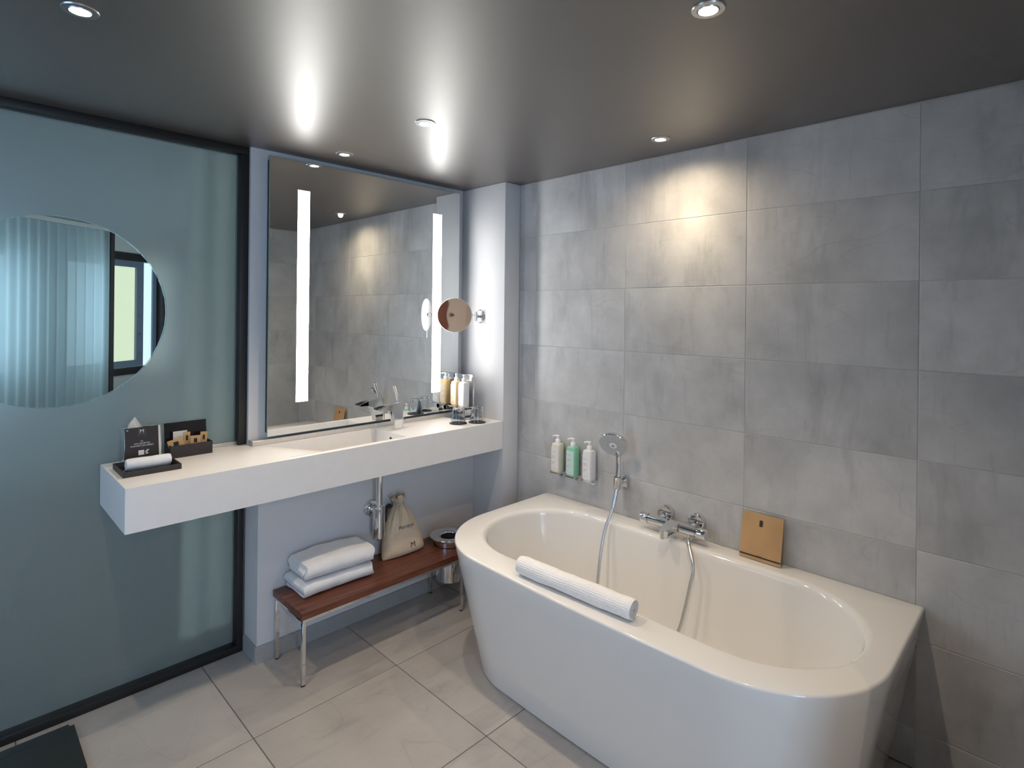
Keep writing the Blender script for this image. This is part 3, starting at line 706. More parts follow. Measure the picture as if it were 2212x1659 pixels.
# ------------------------------------------------------------------ soap dispensers on the tiled wall
def bottle_parts(parent, x, y, z, hx, hy, h, body, lab, nrm, pump_dir, lines, sc=1.0):
    """rounded square bottle with pump; nrm = direction the printed label faces"""
    def rsq(hx, hy, r, zz):
        P = []
        for qx, qy, t0 in ((1, 1, 0), (-1, 1, PI / 2), (-1, -1, PI), (1, -1, 1.5 * PI)):
            for k in range(6):
                t = t0 + PI / 2 * k / 5; P.append(Vector((x + qx * (hx - r) + r * math.cos(t), y + qy * (hy - r) + r * math.sin(t), zz)))
        return P
    bm = B(); r = min(hx, hy) * 0.45
    loft(bm, [rsq(hx * 0.93, hy * 0.93, r, z), rsq(hx, hy, r, z + 0.004), rsq(hx, hy, r, z + h - 0.012), rsq(hx * 0.93, hy * 0.93, r, z + h - 0.004), rsq(hx * 0.70, hy * 0.70, r * 0.8, z + h), rsq(0.010, 0.010, 0.006, z + h + 0.001)])
    bt = obj('bottle', bm, body, parent, 40)
    bm = B(); N_ = Vector(nrm); T_ = Vector((0, 0, 1)).cross(N_)
    hw = (hy if abs(N_.x) > 0.5 else hx) * 0.88; d = (hx if abs(N_.x) > 0.5 else hy) + 0.0006
    c = Vector((x, y, 0)) + N_ * d
    pts = [c - T_ * hw + Vector((0, 0, z + h * 0.06)), c + T_ * hw + Vector((0, 0, z + h * 0.06)), c + T_ * hw + Vector((0, 0, z + h * 0.86)), c - T_ * hw + Vector((0, 0, z + h * 0.86))]
    a = [bm.verts.new(p) for p in pts]; b_ = [bm.verts.new(p - N_ * 0.0005) for p in pts]; bm.faces.new(a); bm.faces.new(b_[::-1])
    for i in range(4): bm.faces.new((a[i], b_[i], b_[(i + 1) % 4], a[(i + 1) % 4]))
    lb = obj('front_label', bm, lab, bt)
    for (zz, wd, th, mt) in lines:
        bm = B(); x0 = -hw * 0.80; n_ = max(2, int(wd * 9)); rr = random.Random(int(zz * 1000))
        xx = x0
        while xx < x0 + 2 * hw * 0.8 * wd:
            l_ = 0.0012 + 0.0022 * rr.random()
            q = [c + N_ * 0.0003 + T_ * aa + Vector((0, 0, z + h * zz + bb)) for aa, bb in ((xx, 0), (xx + l_, 0), (xx + l_, th), (xx, th))]
            bm.faces.new([bm.verts.new(p) for p in q]); xx += l_ + 0.0007
        obj('print_line', bm, mt, bt)
    zt = z + h
    bm = B(); lathe(bm, [(0.0125, 0.0), (0.0125, 0.016), (0.0105, 0.019), (0.0065, 0.020), (0.0065, 0.032), (0.009, 0.033), (0.009, 0.038), (0.007, 0.040)], (x, y, zt + 0.001), seg=24)
    pd = Vector(pump_dir).normalized()
    tube(bm, smooth_path([Vector((x, y, zt + 0.037)), Vector((x, y, zt + 0.0375)) + pd * 0.014, Vector((x, y, zt + 0.034)) + pd * 0.028], 4), [0.0048] * 4 + [0.0042] * 3 + [0.0034] * 2, 10)
    obj('pump', bm, 'white_plastic', parent, 40)
    return bt
LN = [(0.70, 0.62, 0.0022, 'print_grey'), (0.55, 0.42, 0.0016, 'print_red'), (0.52, 0.60, 0.0016, 'print_grey'), (0.48, 0.3, 0.0016, 'print_grey'), (0.35, 0.5, 0.0016, 'print_red'), (0.32, 0.38, 0.0016, 'print_red'), (0.28, 0.3, 0.0016, 'print_grey'), (0.12, 0.65, 0.0014, 'print_grey')]
for y, body, lab, lbl in ((-0.690, 'bottle_cream', 'label_cream', 'cream pump bottle in wall bracket, farthest from the hand shower'),
                          (-0.791, 'bottle_green', 'label_green', 'mint green pump bottle in wall bracket between two pale ones'),
                          (-0.895, 'bottle_white', 'label_white', 'white pump bottle in wall bracket nearest the hand shower')):
    d = thing('soap_dispenser', lbl, 'dispenser', (-0.03, y, 0.668), 'pump bottles on the tiled wall')
    bottle_parts(d, -0.0325, y, 0.692, 0.024, 0.027, 0.148, body, lab, (-1, 0, 0), (-0.5, 0.9, 0), LN)
    bm = B(); box(bm, -0.004, -0.0006, y - 0.013, y + 0.013, 0.672, 0.835)
    lathe(bm, [(0.013, 0.0), (0.013, 0.0034)], (-0.0006, y, 0.672), (-1, 0, 0), 20)
    obj('back_strip', bm, 'chrome', d, 35)
    bm = B(); box(bm, -0.060, -0.004, y - 0.0285, y + 0.0285, 0.684, 0.692); obj('cradle', bm, 'chrome', d)
    bm = B(); cyl(bm, (-0.004, y, 0.671), (-0.0055, y, 0.671), 0.0042, seg=14); obj('lock', bm, 'rubber', d)

# ------------------------------------------------------------------ kraft envelope on the tub rim
ev = thing('kraft_envelope', 'brown kraft paper envelope leaning on the tiles above the bathtub', 'envelope', (-0.05, -1.737, TZ))
e0 = Vector((-0.052, -1.737, TZ + 0.003)); eu = Vector((0.034, 0, 0.175)).normalized(); er = Vector((0, -1, 0)); en = er.cross(eu) * 1
if en.x > 0: en = -en
bm = B(); g_ = 12; grid = {}
for i in range(g_ + 1):
    for j in range(g_ + 1):
        a, c = i / g_, j / g_
        puff = 0.005 * math.sin(PI * a) ** 0.7 * math.sin(PI * c) ** 0.7 + 0.0012 * mnoise.noise(Vector((a * 4, c * 4, 1)))
        p = e0 + er * ((a - 0.5) * 0.158) + eu * (c * 0.178)
        edge = i in (0, g_) or j in (0, g_)
        grid[i, j, 0] = bm.verts.new(p + en * (0 if edge else max(0.0006, puff)) + en * 0.0006)
        grid[i, j, 1] = bm.verts.new(p - en * 0.0008)
for i in range(g_):
    for j in range(g_):
        for s_ in (0, 1): bm.faces.new([grid[i, j, s_], grid[i + 1, j, s_], grid[i + 1, j + 1, s_], grid[i, j + 1, s_]])
for k in range(g_):
    for q in (((k, 0), (k + 1, 0)), ((k, g_), (k + 1, g_)), ((0, k), (0, k + 1)), ((g_, k), (g_, k + 1))):
        bm.faces.new((grid[(*q[0], 0)], grid[(*q[1], 0)], grid[(*q[1], 1)], grid[(*q[0], 1)]))
obj('paper_sleeve', bm, 'kraft', ev, 40)
def ev_patch(a0, a1, c0, c1, lift):
    bm = B(); P = [[e0 + er * ((a - 0.5) * 0.158) + eu * (c * 0.178) + en * (lift + 0.005 * math.sin(PI * a) ** 0.7 * math.sin(PI * c) ** 0.7) for c in (c0, c1)] for a in [a0 + (a1 - a0) * k / 12 for k in range(13)]]
    for p, q in zip(P, P[1:]): bm.faces.new([bm.verts.new(x) for x in (p[0], q[0], q[1], p[1])])
    bmesh.ops.remove_doubles(bm, verts=bm.verts[:], dist=1e-6); return bm
obj('logo_block', ev_patch(0.445, 0.525, 0.735, 0.865, 0.0018), 'print_black', ev)
obj('bottom_stripe', ev_patch(0.005, 0.995, 0.068, 0.094, 0.0020), 'print_black', ev)
obj('print_line', ev_patch(0.43, 0.56, 0.105, 0.112, 0.0020), 'door_wood', ev)
for k in range(4):
    obj('logo_stroke', ev_patch(0.455 + 0.018 * k, 0.460 + 0.018 * k, 0.75, 0.85, 0.0023), 'door_wood', ev)

# ------------------------------------------------------------------ rolled bath mat on the rim
def spiral(turns, r0, r1, n, squash=1.0):
    return [Vector((math.cos(t) * (r0 + (r1 - r0) * k / n), math.sin(t) * (r0 + (r1 - r0) * k / n) * squash)) for k in range(n + 1) for t in [2 * PI * turns * k / n]]
bm = B(); ax0, ax1 = Vector((-0.795, -1.155, TZ + 0.0355)), Vector((-0.772, -1.628, TZ + 0.0355)); dd = (ax1 - ax0); nrm = Vector((dd.y, -dd.x, 0)).normalized()
path = spiral(3.72, 0.005, 0.0318, 110)
R = strip(bm, path, 0.0062, 0, 1, 70, lambda t, a, c: ax0 + dd * t + nrm * a * -1 + Vector((0, 0, c)), jit=0.0022, taper=0.10, seed=3)
uv = bm.loops.layers.uv.new('UVMap')
idx = {}
for k, lp in enumerate(R):
    for i, v in enumerate(lp): idx[v] = (k / 70 * 80, i * 0.9)
for f in bm.faces:
    for l in f.loops: l[uv].uv = idx[l.vert]
o = obj('rolled_bath_mat', bm, 'waffle', None, 60, origin=(ax0 + ax1) / 2 - Vector((0, 0, 0.0355)))
tag(o, 'white waffle bath mat rolled up on the front rim of the bathtub', 'towel')

# ------------------------------------------------------------------ bench with bath towels, bag and bin
BT = 0.300
be = thing('bench', 'low reddish-brown wooden bench on a chrome frame under the washstand', 'bench', (-0.8, -0.27, 0))
bcx, bcy, bcr = -0.413, -0.272, 0.082
bm = B()
q0 = (-1.286, -0.25, -0.415, -0.134)
t_ = sorted(set([2 * PI * i / 64 for i in range(64)] + [math.atan2(yy - bcy, xx - bcx) % (2 * PI) for xx in q0[:2] for yy in q0[2:]]))
def rr_(t):
    dx, dy = math.cos(t), math.sin(t); k = []
    if dx > 1e-9: k.append((q0[1] - bcx) / dx)
    if dx < -1e-9: k.append((q0[0] - bcx) / dx)
    if dy > 1e-9: k.append((q0[3] - bcy) / dy)
    if dy < -1e-9: k.append((q0[2] - bcy) / dy)
    k = min(k); return (bcx + k * dx, bcy + k * dy)
cc = [(bcx + bcr * math.cos(t), bcy + bcr * math.sin(t)) for t in t_]; qq = [rr_(t) for t in t_]
R = loft(bm, [[Vector((*p, BT)) for p in cc], [Vector((*p, BT)) for p in qq], [Vector((*p, BT - 0.027)) for p in qq], [Vector((*p, BT - 0.027)) for p in cc]], False, False)
for i in range(len(t_)):
    j = (i + 1) % len(t_); bm.faces.new((R[3][i], R[3][j], R[0][j], R[0][i]))
obj('seat_board', bm, 'wood', be)
zf = BT - 0.027
bx('frame_rail', 'chrome', be, -1.280, -0.256, -0.409, -0.394, zf - 0.015, zf - 0.0002, bev=0.001, seg=1)
bx('frame_rail', 'chrome', be, -1.280, -0.256, -0.155, -0.140, zf - 0.015, zf - 0.0002, bev=0.001, seg=1)
for x in (-1.280, -0.447):
    bx('frame_rail', 'chrome', be, x, x + 0.015, -0.394, -0.155, zf - 0.015, zf - 0.0002, bev=0.001, seg=1)
    for y in (-0.409, -0.155):
        bx('leg', 'chrome', be, x, x + 0.015, y, y + 0.015, 0.006, zf - 0.015, bev=0.001, seg=1)
        bx('foot', 'rubber', be, x + 0.001, x + 0.014, y + 0.001, y + 0.014, 0.0, 0.006)
# waste bin let into the bench
bi = thing('waste_bin', 'round chrome waste bin with open lid set into the bench', 'bin', (bcx, bcy, 0.115))
bm = B(); lathe(bm, [(0.066, 0.115), (0.070, 0.118), (0.078, 0.295), (0.078, 0.338), (0.076, 0.338), (0.068, 0.122), (0.0, 0.121)], (bcx, bcy, 0), seg=56, cap1=False)
obj('bin_body', bm, 'chrome', bi, 35)
bm = B(); lathe(bm, [(0.0795, 0.301), (0.1, 0.334), (0.1045, 0.341), (0.1045, 0.346), (0.100, 0.350), (0.075, 0.349), (0.052, 0.343), (0.046, 0.336), (0.046, 0.334), (0.054, 0.338), (0.0795, 0.343)][1:], (bcx, bcy, 0), seg=64, cap0=False, cap1=False)
obj('lid_ring', bm, 'chrome', bi, 50)
bm = B(); lathe(bm, [(0.0485, 0.30), (0.0485, 0.336)], (bcx, bcy, 0), seg=40, cap1=False); obj('liner', bm, 'rubber', bi)

# folded bath towels
def fold_path(w, t, layers, seed):
    """folded in half twice: one full round fold faces the front (-y)"""
    f, bk = -w / 2 + 2 * t, w / 2 - t; P = []
    def run(a, b_, z): P.extend(Vector((a + (b_ - a) * k / 12, z)) for k in range(13))
    def turn(x, sg, z0, z1):
        r = abs(z1 - z0) / 2; zc = (z0 + z1) / 2; s0 = 1 if z1 > z0 else -1
        P.extend(Vector((x + sg * r * 1.0 * math.sin(PI * k / 8), zc - s0 * r * math.cos(PI * k / 8))) for k in range(1, 8))
    run(bk + t * 0.4, f, 0.5 * t); turn(f, -1, 0.5 * t, 3.5 * t); run(f, bk, 3.5 * t); turn(bk, 1, 3.5 * t, 2.5 * t)
    run(bk, f + 0.3 * t, 2.5 * t); turn(f + 0.3 * t, -1, 2.5 * t, 1.5 * t); run(f + 0.3 * t, bk, 1.5 * t)
    return P
def towel_obj(x0, x1, yc, z0, w, t, layers, seed, label, sag):
    bm = B(); pts = fold_path(w, t, layers, seed)
    strip(bm, pts, t * 0.93, x0, x1, 26, lambda x, a, c: Vector((x + 0.006 * math.sin(c * 90 + seed), yc + a + 0.010 * math.sin((x - x0) * 5 + seed), z0 + t * 0.06 + c * (1 - 0.10 * abs(2 * (x - x0) / (x1 - x0) - 1) ** 2) + sag * math.sin(PI * (x - x0) / (x1 - x0)) * 0.5 * (c / (t * layers)))), jit=0.0035, seed=seed * 7.3)
    zmin = min(v.co.z for v in bm.verts)
    for v in bm.verts: v.co.z += z0 + 0.0005 - zmin
    o = obj('bath_towel', bm, 'towel', None, 70, origin=((x0 + x1) / 2, yc, z0))
    return tag(o, label, 'towel', 'folded bath towels on the bench')
towel_obj(-1.232, -0.905, -0.236, BT, 0.196, 0.0165, 4, 1.0, 'folded white bath towel lying on the bench, lower of two', 0.0)
towel_obj(-1.222, -0.905, -0.240, BT + 0.0690, 0.186, 0.0185, 4, 2.0, 'folded white bath towel, upper one of the stack on the bench', 0.006)

# drawstring bag
bag = thing('drawstring_bag', 'beige cotton drawstring bag leaning on the wall on the bench', 'bag', (-0.665, -0.22, BT))
prof = [(0.0, 0.121, 0.020), (0.008, 0.122, 0.034), (0.03, 0.120, 0.045), (0.07, 0.112, 0.046), (0.12, 0.092, 0.043), (0.17, 0.070, 0.038), (0.20, 0.053, 0.033), (0.222, 0.037, 0.027), (0.236, 0.026, 0.020), (0.246, 0.024, 0.018), (0.262, 0.036, 0.024), (0.280, 0.042, 0.026)]
prof = [(a.x, a.y, a.z) for a in smooth_path([Vector(p) for p in prof], 4)]
bm = B(); loops = []
for z, hw, hd in prof:
    lean = 0.052 * (z / 0.28) ** 1.1; off = -0.004 * (z / 0.28); lp = []
    gth = max(0.0, min(1.0, (z - 0.09) / 0.14))
    for k in range(88):
        t = 2 * PI * k / 88; ca, sa = math.cos(t), math.sin(t)
        sx = math.copysign(abs(ca) ** 0.75, ca); sy = math.copysign(abs(sa) ** 0.9, sa)
        rip = 1 + gth * 0.24 * math.sin(9 * t + 2.0 * math.sin(3 * t)) + 0.05 * mnoise.noise(Vector((ca * 2, sa * 2, z * 14)))
        x = -0.663 + off + hw * sx * (1 + 0.3 * (rip - 1)); y = -0.213 + lean + hd * sy * rip
        zz = BT + 0.001 + z + (0.007 * math.sin(7 * t) * max(0, (z - 0.255) / 0.025) if z > 0.255 else 0)
        lp.append(Vector((x, min(y, YLW - 0.002), zz)))
    loops.append(lp)
R = loft(bm, loops, True, False)
obj('cloth_body', bm, 'cloth_beige', bag, 70)
tie = []
for k in range(41):
    t = 2 * PI * k / 40; tie.append(Vector((-0.6665 + 0.028 * math.cos(t), -0.1675 + 0.024 * math.sin(t), BT + 0.243 + 0.002 * math.sin(3 * t))))
bm = B(); tube(bm, tie, 0.003, 8); obj('drawstring', bm, 'cloth_beige', bag, 50)
bm = B(); tube(bm, smooth_path([(-0.672, -0.193, BT + 0.242), (-0.680, -0.206, BT + 0.225), (-0.678, -0.222, BT + 0.200), (-0.684, -0.232, BT + 0.170)], 5), 0.0022, 8); obj('cord_end', bm, 'cloth_beige', bag, 50)
bm = B(); tube(bm, smooth_path([(-0.70, -0.150, BT + 0.236), (-0.728, -0.150, BT + 0.225), (-0.740, -0.152, BT + 0.195), (-0.735, -0.155, BT + 0.165)], 5), [0.010] * 6 + [0.013] * 5 + [0.011] * 5, 12); obj('cable_loop', bm, 'rubber', bag, 50)
from mathutils.bvhtree import BVHTree
bagmesh = [c for c in bag.children if c.name.startswith('cloth_body')][0]
bvh = BVHTree.FromPolygons([v.co + WL[bagmesh] for v in bagmesh.data.vertices], [p.vertices[:] for p in bagmesh.data.polygons])
def wrap(o):
    for v in o.data.vertices:
        p = v.co + WL[o]; hit = bvh.ray_cast(Vector((p.x, -0.6, p.z)), Vector((0, 1, 0)))
        if hit[0] is not None: v.co.y = hit[0].y - 0.0008 - WL[o].y
txd = Vector((1, 0, 0)); tyd = Vector((0, 0.17, 1)).normalized()
wrap(text('print_line', 'Hairdryer', 0.024, 'print_black', bag, (-0.655, -0.226, BT + 0.140), txd, tyd, lift=0.004))
wrap(text('logo_letter', 'M', 0.040, 'print_black', bag, (-0.632, -0.2515, BT + 0.046), txd, tyd, lift=0.0065))

# ------------------------------------------------------------------ basin mixer
bf = thing('basin_mixer', 'chrome basin mixer with thin stick lever on the washstand', 'faucet', (-0.666, -0.146, CT))
fy = -0.146
prf = [(-0.689, CT), (-0.645, CT), (-0.643, CT + 0.06), (-0.636, CT + 0.132), (-0.652, CT + 0.142), (-0.72, CT + 0.131), (-0.788, CT + 0.116), (-0.793, CT + 0.110), (-0.775, CT + 0.104), (-0.735, CT + 0.108), (-0.708, CT + 0.100), (-0.694, CT + 0.075), (-0.690, CT + 0.04)]
bm = B(); prism(bm, prf, lambda a, c: Vector((a, fy - 0.020 - (0.003 if a < -0.7 else 0), c)), lambda a, c: Vector((a, fy + 0.020 + (0.003 if a < -0.7 else 0), c)), bev=0.009, seg=5); obj('body', bm, 'chrome', bf, 38)
bm = B(); tube(bm, smooth_path([(-0.662, fy, CT + 0.136), (-0.668, fy, CT + 0.165), (-0.678, fy, CT + 0.195), (-0.686, fy, CT + 0.220)], 4), [0.0052 + 0.0002 * k for k in range(13)], 14); obj('lever', bm, 'chrome', bf, 40)
bm = B(); lathe(bm, [(0.013, 0.0), (0.012, 0.004), (0.007, 0.006)], (-0.661, fy, CT + 0.136), (-0.15, 0, 1), 24); obj('lever_socket', bm, 'chrome', bf, 35)
bm = B(); tube(bm, [(-0.628, fy + 0.004, CT + 0.0), (-0.628, fy + 0.004, CT + 0.052)], 0.003, 10); bmesh.ops.create_uvsphere(bm, u_segments=12, v_segments=8, radius=0.006, matrix=Matrix.Translation((-0.628, fy + 0.004, CT + 0.055))); obj('plug_pull', bm, 'chrome', bf, 40)

# ------------------------------------------------------------------ magnifying mirror
mm_ = thing('magnifying_mirror', 'round swivelling magnifying mirror on a chrome wall arm', 'mirror', (-0.32, -0.185, 1.5))
mc = Vector((-0.325, -0.187, 1.503)); mn = Vector((-0.588, -0.809, 0.0)).normalized()
bm = B(); lathe(bm, [(0.0935, 0.0), (0.0945, -0.002), (0.0945, -0.005), (0.090, -0.008), (0.03, -0.010), (0.0, -0.0101)], mc, mn, 72, cap0=False, cap1=False); obj('back_shell', bm, 'white_plastic', mm_, 35)
bm = B(); lathe(bm, [(0.0933, 0.0001), (0.07, -0.0006), (0.04, -0.0011), (0.001, -0.0014)], mc, mn, 72, cap0=False); obj('mirror_face', bm, 'mirror', mm_, 60)
pv = mc - mn * 0.024
bm = B(); cyl(bm, mc - mn * 0.009, pv, 0.012, 0.010); bmesh.ops.create_uvsphere(bm, u_segments=16, v_segments=10, radius=0.012, matrix=Matrix.Translation(pv)); obj('swivel', bm, 'chrome', mm_, 40)
wm = Vector((XP, -0.171, 1.5))
bm = B(); tube(bm, [pv, Vector((-0.175, -0.172, 1.503)), Vector((-0.160, -0.171, 1.503))], 0.005, 12); obj('arm', bm, 'chrome', mm_, 40)
bm = B(); cyl(bm, (-0.160, -0.171, 1.470), (-0.160, -0.171, 1.520), 0.0135); cyl(bm, (-0.160, -0.171, 1.495), (XP - 0.004, -0.171, 1.495), 0.008); obj('pivot', bm, 'chrome', mm_, 35)
bm = B(); lathe(bm, [(0.038, 0.0), (0.038, 0.004), (0.034, 0.008), (0.010, 0.009)], (XP - 0.0004, -0.171, 1.497), (-1, 0, 0), 44); obj('wall_rose', bm, 'chrome', mm_, 35)
bm = B(); cyl(bm, mc + Vector((0.0, 0.012, -0.088)), mc + Vector((0.0, 0.012, -0.135)), 0.0016, seg=10); obj('pull_rod', bm, 'chrome', mm_)

# ------------------------------------------------------------------ dispenser stand and tumblers on the washstand
ds = thing('dispenser_stand', 'polished chrome upright stand behind two pump bottles on the washstand', 'stand', (-0.205, -0.12, CT))
bx('back_plate', 'chrome', ds, -0.205, -0.198, -0.212, -0.062, CT + 0.004, 1.166, bev=0.001, seg=1)
bx('side_flange', 'satin_chrome', ds, -0.214, -0.197, -0.062, -0.0585, CT + 0.004, 1.166)
bx('foot_plate', 'chrome', ds, -0.290, -0.197, -0.212, -0.0585, CT + 0.0002, CT + 0.004, bev=0.001, seg=1)
bx('shelf', 'chrome', ds, -0.272, -0.205, -0.208, -0.064, 0.985, 0.989)
for y in (-0.104, -0.170):
    bm = B(); lathe(bm, [(0.0165, -0.002), (0.0165, 0.002), (0.0125, 0.002), (0.0125, -0.002)], (-0.240, y, 0.966), (-1, 0.0, 0.0), 28); obj('lock_ring', bm, 'chrome', ds, 40)
    bm = B(); cyl(bm, (-0.240, y, 0.980), (-0.240, y, 0.985), 0.004); obj('lock_stem', bm, 'chrome', ds)
for y, body, lab, lbl in ((-0.104, 'bottle_amber', 'label_amber', 'amber orange pump bottle in the chrome stand beside the mirror'),
                          (-0.172, 'bottle_white', 'label_white', 'clear white pump bottle in the chrome stand behind the tumblers')):
    d = thing('soap_dispenser', lbl, 'dispenser', (-0.24, y, 0.989), 'pump bottles on the washstand')
    bottle_parts(d, -0.2395, y, 0.9895, 0.022, 0.026, 0.138, body, lab, (-1, 0, 0), (-0.6, -0.6, 0), LN)
for (x, y), side in (((-0.345, -0.250), 'nearer the basin mixer'), ((-0.250, -0.296), 'nearer the pillar edge')):
    c = obj('coaster', (lambda b_: (lathe(b_, [(0.046, 0.0), (0.0475, 0.001), (0.0475, 0.003), (0.046, 0.0035)], (x, y, CT + 0.0002), seg=48), b_)[1])(B()), 'rubber', None, 40, origin=(x, y, CT))
    tag(c, 'thin round black coaster under the tumbler ' + side, 'coaster', 'coasters on the washstand')
    z0 = CT + 0.0039
    bm = B(); lathe(bm, [(0.0385, 0.0), (0.0395, 0.0012), (0.0385, 0.012), (0.0300, 0.080), (0.0285, 0.0835), (0.0, 0.0840)][:5] + [(0.001, 0.0842)], (x, y, z0), seg=48, cap0=False, cap1=True)
    lathe(bm, [(0.0385, 0.0), (0.0370, 0.001), (0.0362, 0.012), (0.0280, 0.070), (0.0260, 0.0735), (0.001, 0.0742)], (x, y, z0), seg=48, cap0=False, cap1=True)
    bmesh.ops.remove_doubles(bm, verts=bm.verts[:], dist=1e-5)
    t = thing('tumbler', 'upturned clear glass tumbler on a black coaster, ' + side, 'glass', (x, y, z0), 'tumblers on the washstand')
    obj('glass_wall', bm, 'tumbler_glass', t, 40)

# ------------------------------------------------------------------ things on the left end of the washstand
tx = thing('tissue_box', 'grey mirrored tissue box at the left end of the washstand', 'tissue box', (-1.75, 0.005, CT))
bm = B(); box(bm, -1.816, -1.690, -0.022, 0.052, CT + 0.0002, 1.050, bev=0.002); obj('box_shell', bm, 'satin_chrome', tx, 35)
bm = B(); pts = [Vector((-1.753 + 0.038 * math.cos(t), 0.015 + 0.020 * math.sin(t), 1.0503)) for t in [2 * PI * k / 32 for k in range(32)]]; bm.faces.new([bm.verts.new(p) for p in pts]); obj('slot', bm, 'rubber', tx)
bm = B(); grid = []
for i in range(13):
    a = i / 12; row = []
    for j in range(11):
        c = j / 10; wv = 0.026 * (1 - 0.80 * c ** 1.3)
        x = -1.772 + (a - 0.5) * 2 * wv - 0.012 * c + 0.012 * c * c; z = 1.0495 + 0.042 * c * (1 - 0.4 * (a - 0.35) ** 2)
        row.append(Vector((x, 0.015 + 0.006 * math.sin(a * 9) * (1 - 0.4 * c) + 0.006 * c, z)))
    grid.append(row)
v0 = [[bm.verts.new(p) for p in r] for r in grid]; v1 = [[bm.verts.new(p + Vector((0, 0.0015, 0))) for p in r] for r in grid]
for i in range(12):
    for j in range(10):
        bm.faces.new((v0[i][j], v0[i + 1][j], v0[i + 1][j + 1], v0[i][j + 1])); bm.faces.new((v1[i][j], v1[i][j + 1], v1[i + 1][j + 1], v1[i + 1][j]))
for j in range(10):
    for i in (0, 12): bm.faces.new((v0[i][j], v0[i][j + 1], v1[i][j + 1], v1[i][j]))
for i in range(12): bm.faces.new((v0[i][10], v0[i + 1][10], v1[i + 1][10], v1[i][10]))
obj('tissue', bm, 'paper', tx, 70)

cd = thing('info_card', 'dark brown printed card leaning on the tissue box', 'card', (-1.755, -0.07, CT))
c0 = Vector((-1.760, -0.0465, CT + 0.001)); cu_ = Vector((0.0, 0.022, 0.141)).normalized(); cr_ = Vector((1, 0, 0)); cn = cr_.cross(cu_)
def card_pt(a, c, l=0.0): return c0 + cr_ * a + cu_ * c + cn * l
bm = B(); hw = 0.056
pts = [card_pt(-hw, 0), card_pt(hw, 0), card_pt(hw, 0.140), card_pt(-hw, 0.140)]
a = [bm.verts.new(p + cn * 0.0012) for p in pts]; b_ = [bm.verts.new(p) for p in pts]; bm.faces.new(a); bm.faces.new(b_[::-1])
for i in range(4): bm.faces.new((a[i], b_[i], b_[(i + 1) % 4], a[(i + 1) % 4]))
obj('front_sheet', bm, 'card_brown', cd)
bm = B(); prism(bm, [(hw, 0.0), (hw + 0.007, 0.006), (hw + 0.007, 0.14), (hw, 0.140)], lambda p, q: card_pt(p, q, -0.002), lambda p, q: card_pt(p, q, -0.0005)); obj('back_sheet', bm, 'paper', cd)
text('print_line', 'ICI,', 0.0068, 'print_white', cd, card_pt(0, 0.086, 0.0012), cr_, cu_)
text('print_line', 'NOS SERVIETTES', 0.0072, 'print_white', cd, card_pt(0, 0.0775, 0.0012), cr_, cu_)
text('print_line', 'PLANTENT DES ARBRES', 0.0072, 'print_white', cd, card_pt(0, 0.069, 0.0012), cr_, cu_)
text('print_line', '\u2014', 0.007, 'print_grey', cd, card_pt(0, 0.0605, 0.0012), cr_, cu_)
text('logo_letter', 'M', 0.020, 'print_white', cd, card_pt(0, 0.124, 0.0012), cr_, cu_)
def card_rect(name, pts, mt): bm = B(); bm.faces.new([bm.verts.new(card_pt(p, q, 0.0016)) for p, q in pts]); obj(name, bm, mt, cd)
card_rect('logo_underline', [(-0.0075, 0.1125), (0.0075, 0.1125), (0.0075, 0.1132), (-0.0075, 0.1132)], 'print_grey')
for s_ in (-1, 1): card_rect('logo_bracket', [(s_ * 0.0115, 0.105), (s_ * 0.0115 + 0.0005, 0.105), (s_ * 0.0115 + 0.0005, 0.133), (s_ * 0.0115, 0.133)], 'print_grey')
card_rect('corner_mark', [(-0.050, 0.130), (-0.0445, 0.130), (-0.0445, 0.133), (-0.050, 0.133)], 'print_white')
card_rect('towel_icon', [(-0.013, 0.034), (0.006, 0.034), (0.006, 0.052), (-0.013, 0.052)], 'print_white')
card_rect('leaf_icon', [(0.008, 0.043), (0.014, 0.043), (0.024, 0.052), (0.016, 0.052)], 'print_white')
card_rect('leaf_icon', [(0.010, 0.036), (0.018, 0.036), (0.021, 0.0405), (0.013, 0.0415)], 'print_white')

ty = thing('tray', 'shallow black tray with a rolled washcloth at the washstand end', 'tray', (-1.757, -0.16, CT))
TX0, TX1, TY0, TY1, TH = -1.857, -1.672, -0.223, -0.052, 0.020
bx('tray_base', 'black_lacquer', ty, TX0 + 0.002, TX1 - 0.002, TY0 + 0.002, TY1 - 0.002, CT + 0.0002, CT + 0.004)
for a in ((TX0, TX1, TY0, TY0 + 0.004), (TX0, TX1, TY1 - 0.004, TY1), (TX0, TX0 + 0.004, TY0 + 0.004, TY1 - 0.004), (TX1 - 0.004, TX1, TY0 + 0.004, TY1 - 0.004)):
    bx('tray_side', 'dark_leather', ty, *a, CT + 0.0002, CT + TH)
bm = B(); strip(bm, spiral(3.72, 0.004, 0.0215, 84), 0.0062, -1.836, -1.694, 26, lambda x, a, c: Vector((x, -0.158 - a, CT + 0.0048 + 0.0255 + c * 0.98)), jit=0.002, taper=0.10, seed=9)
zmin = min(v.co.z for v in bm.verts)
for v in bm.verts: v.co.z += CT + 0.0042 - zmin
tag(obj('washcloth', bm, 'towel', None, 60, origin=(-1.76, -0.158, CT + 0.004)), 'small white washcloth rolled up in the black tray', 'towel')

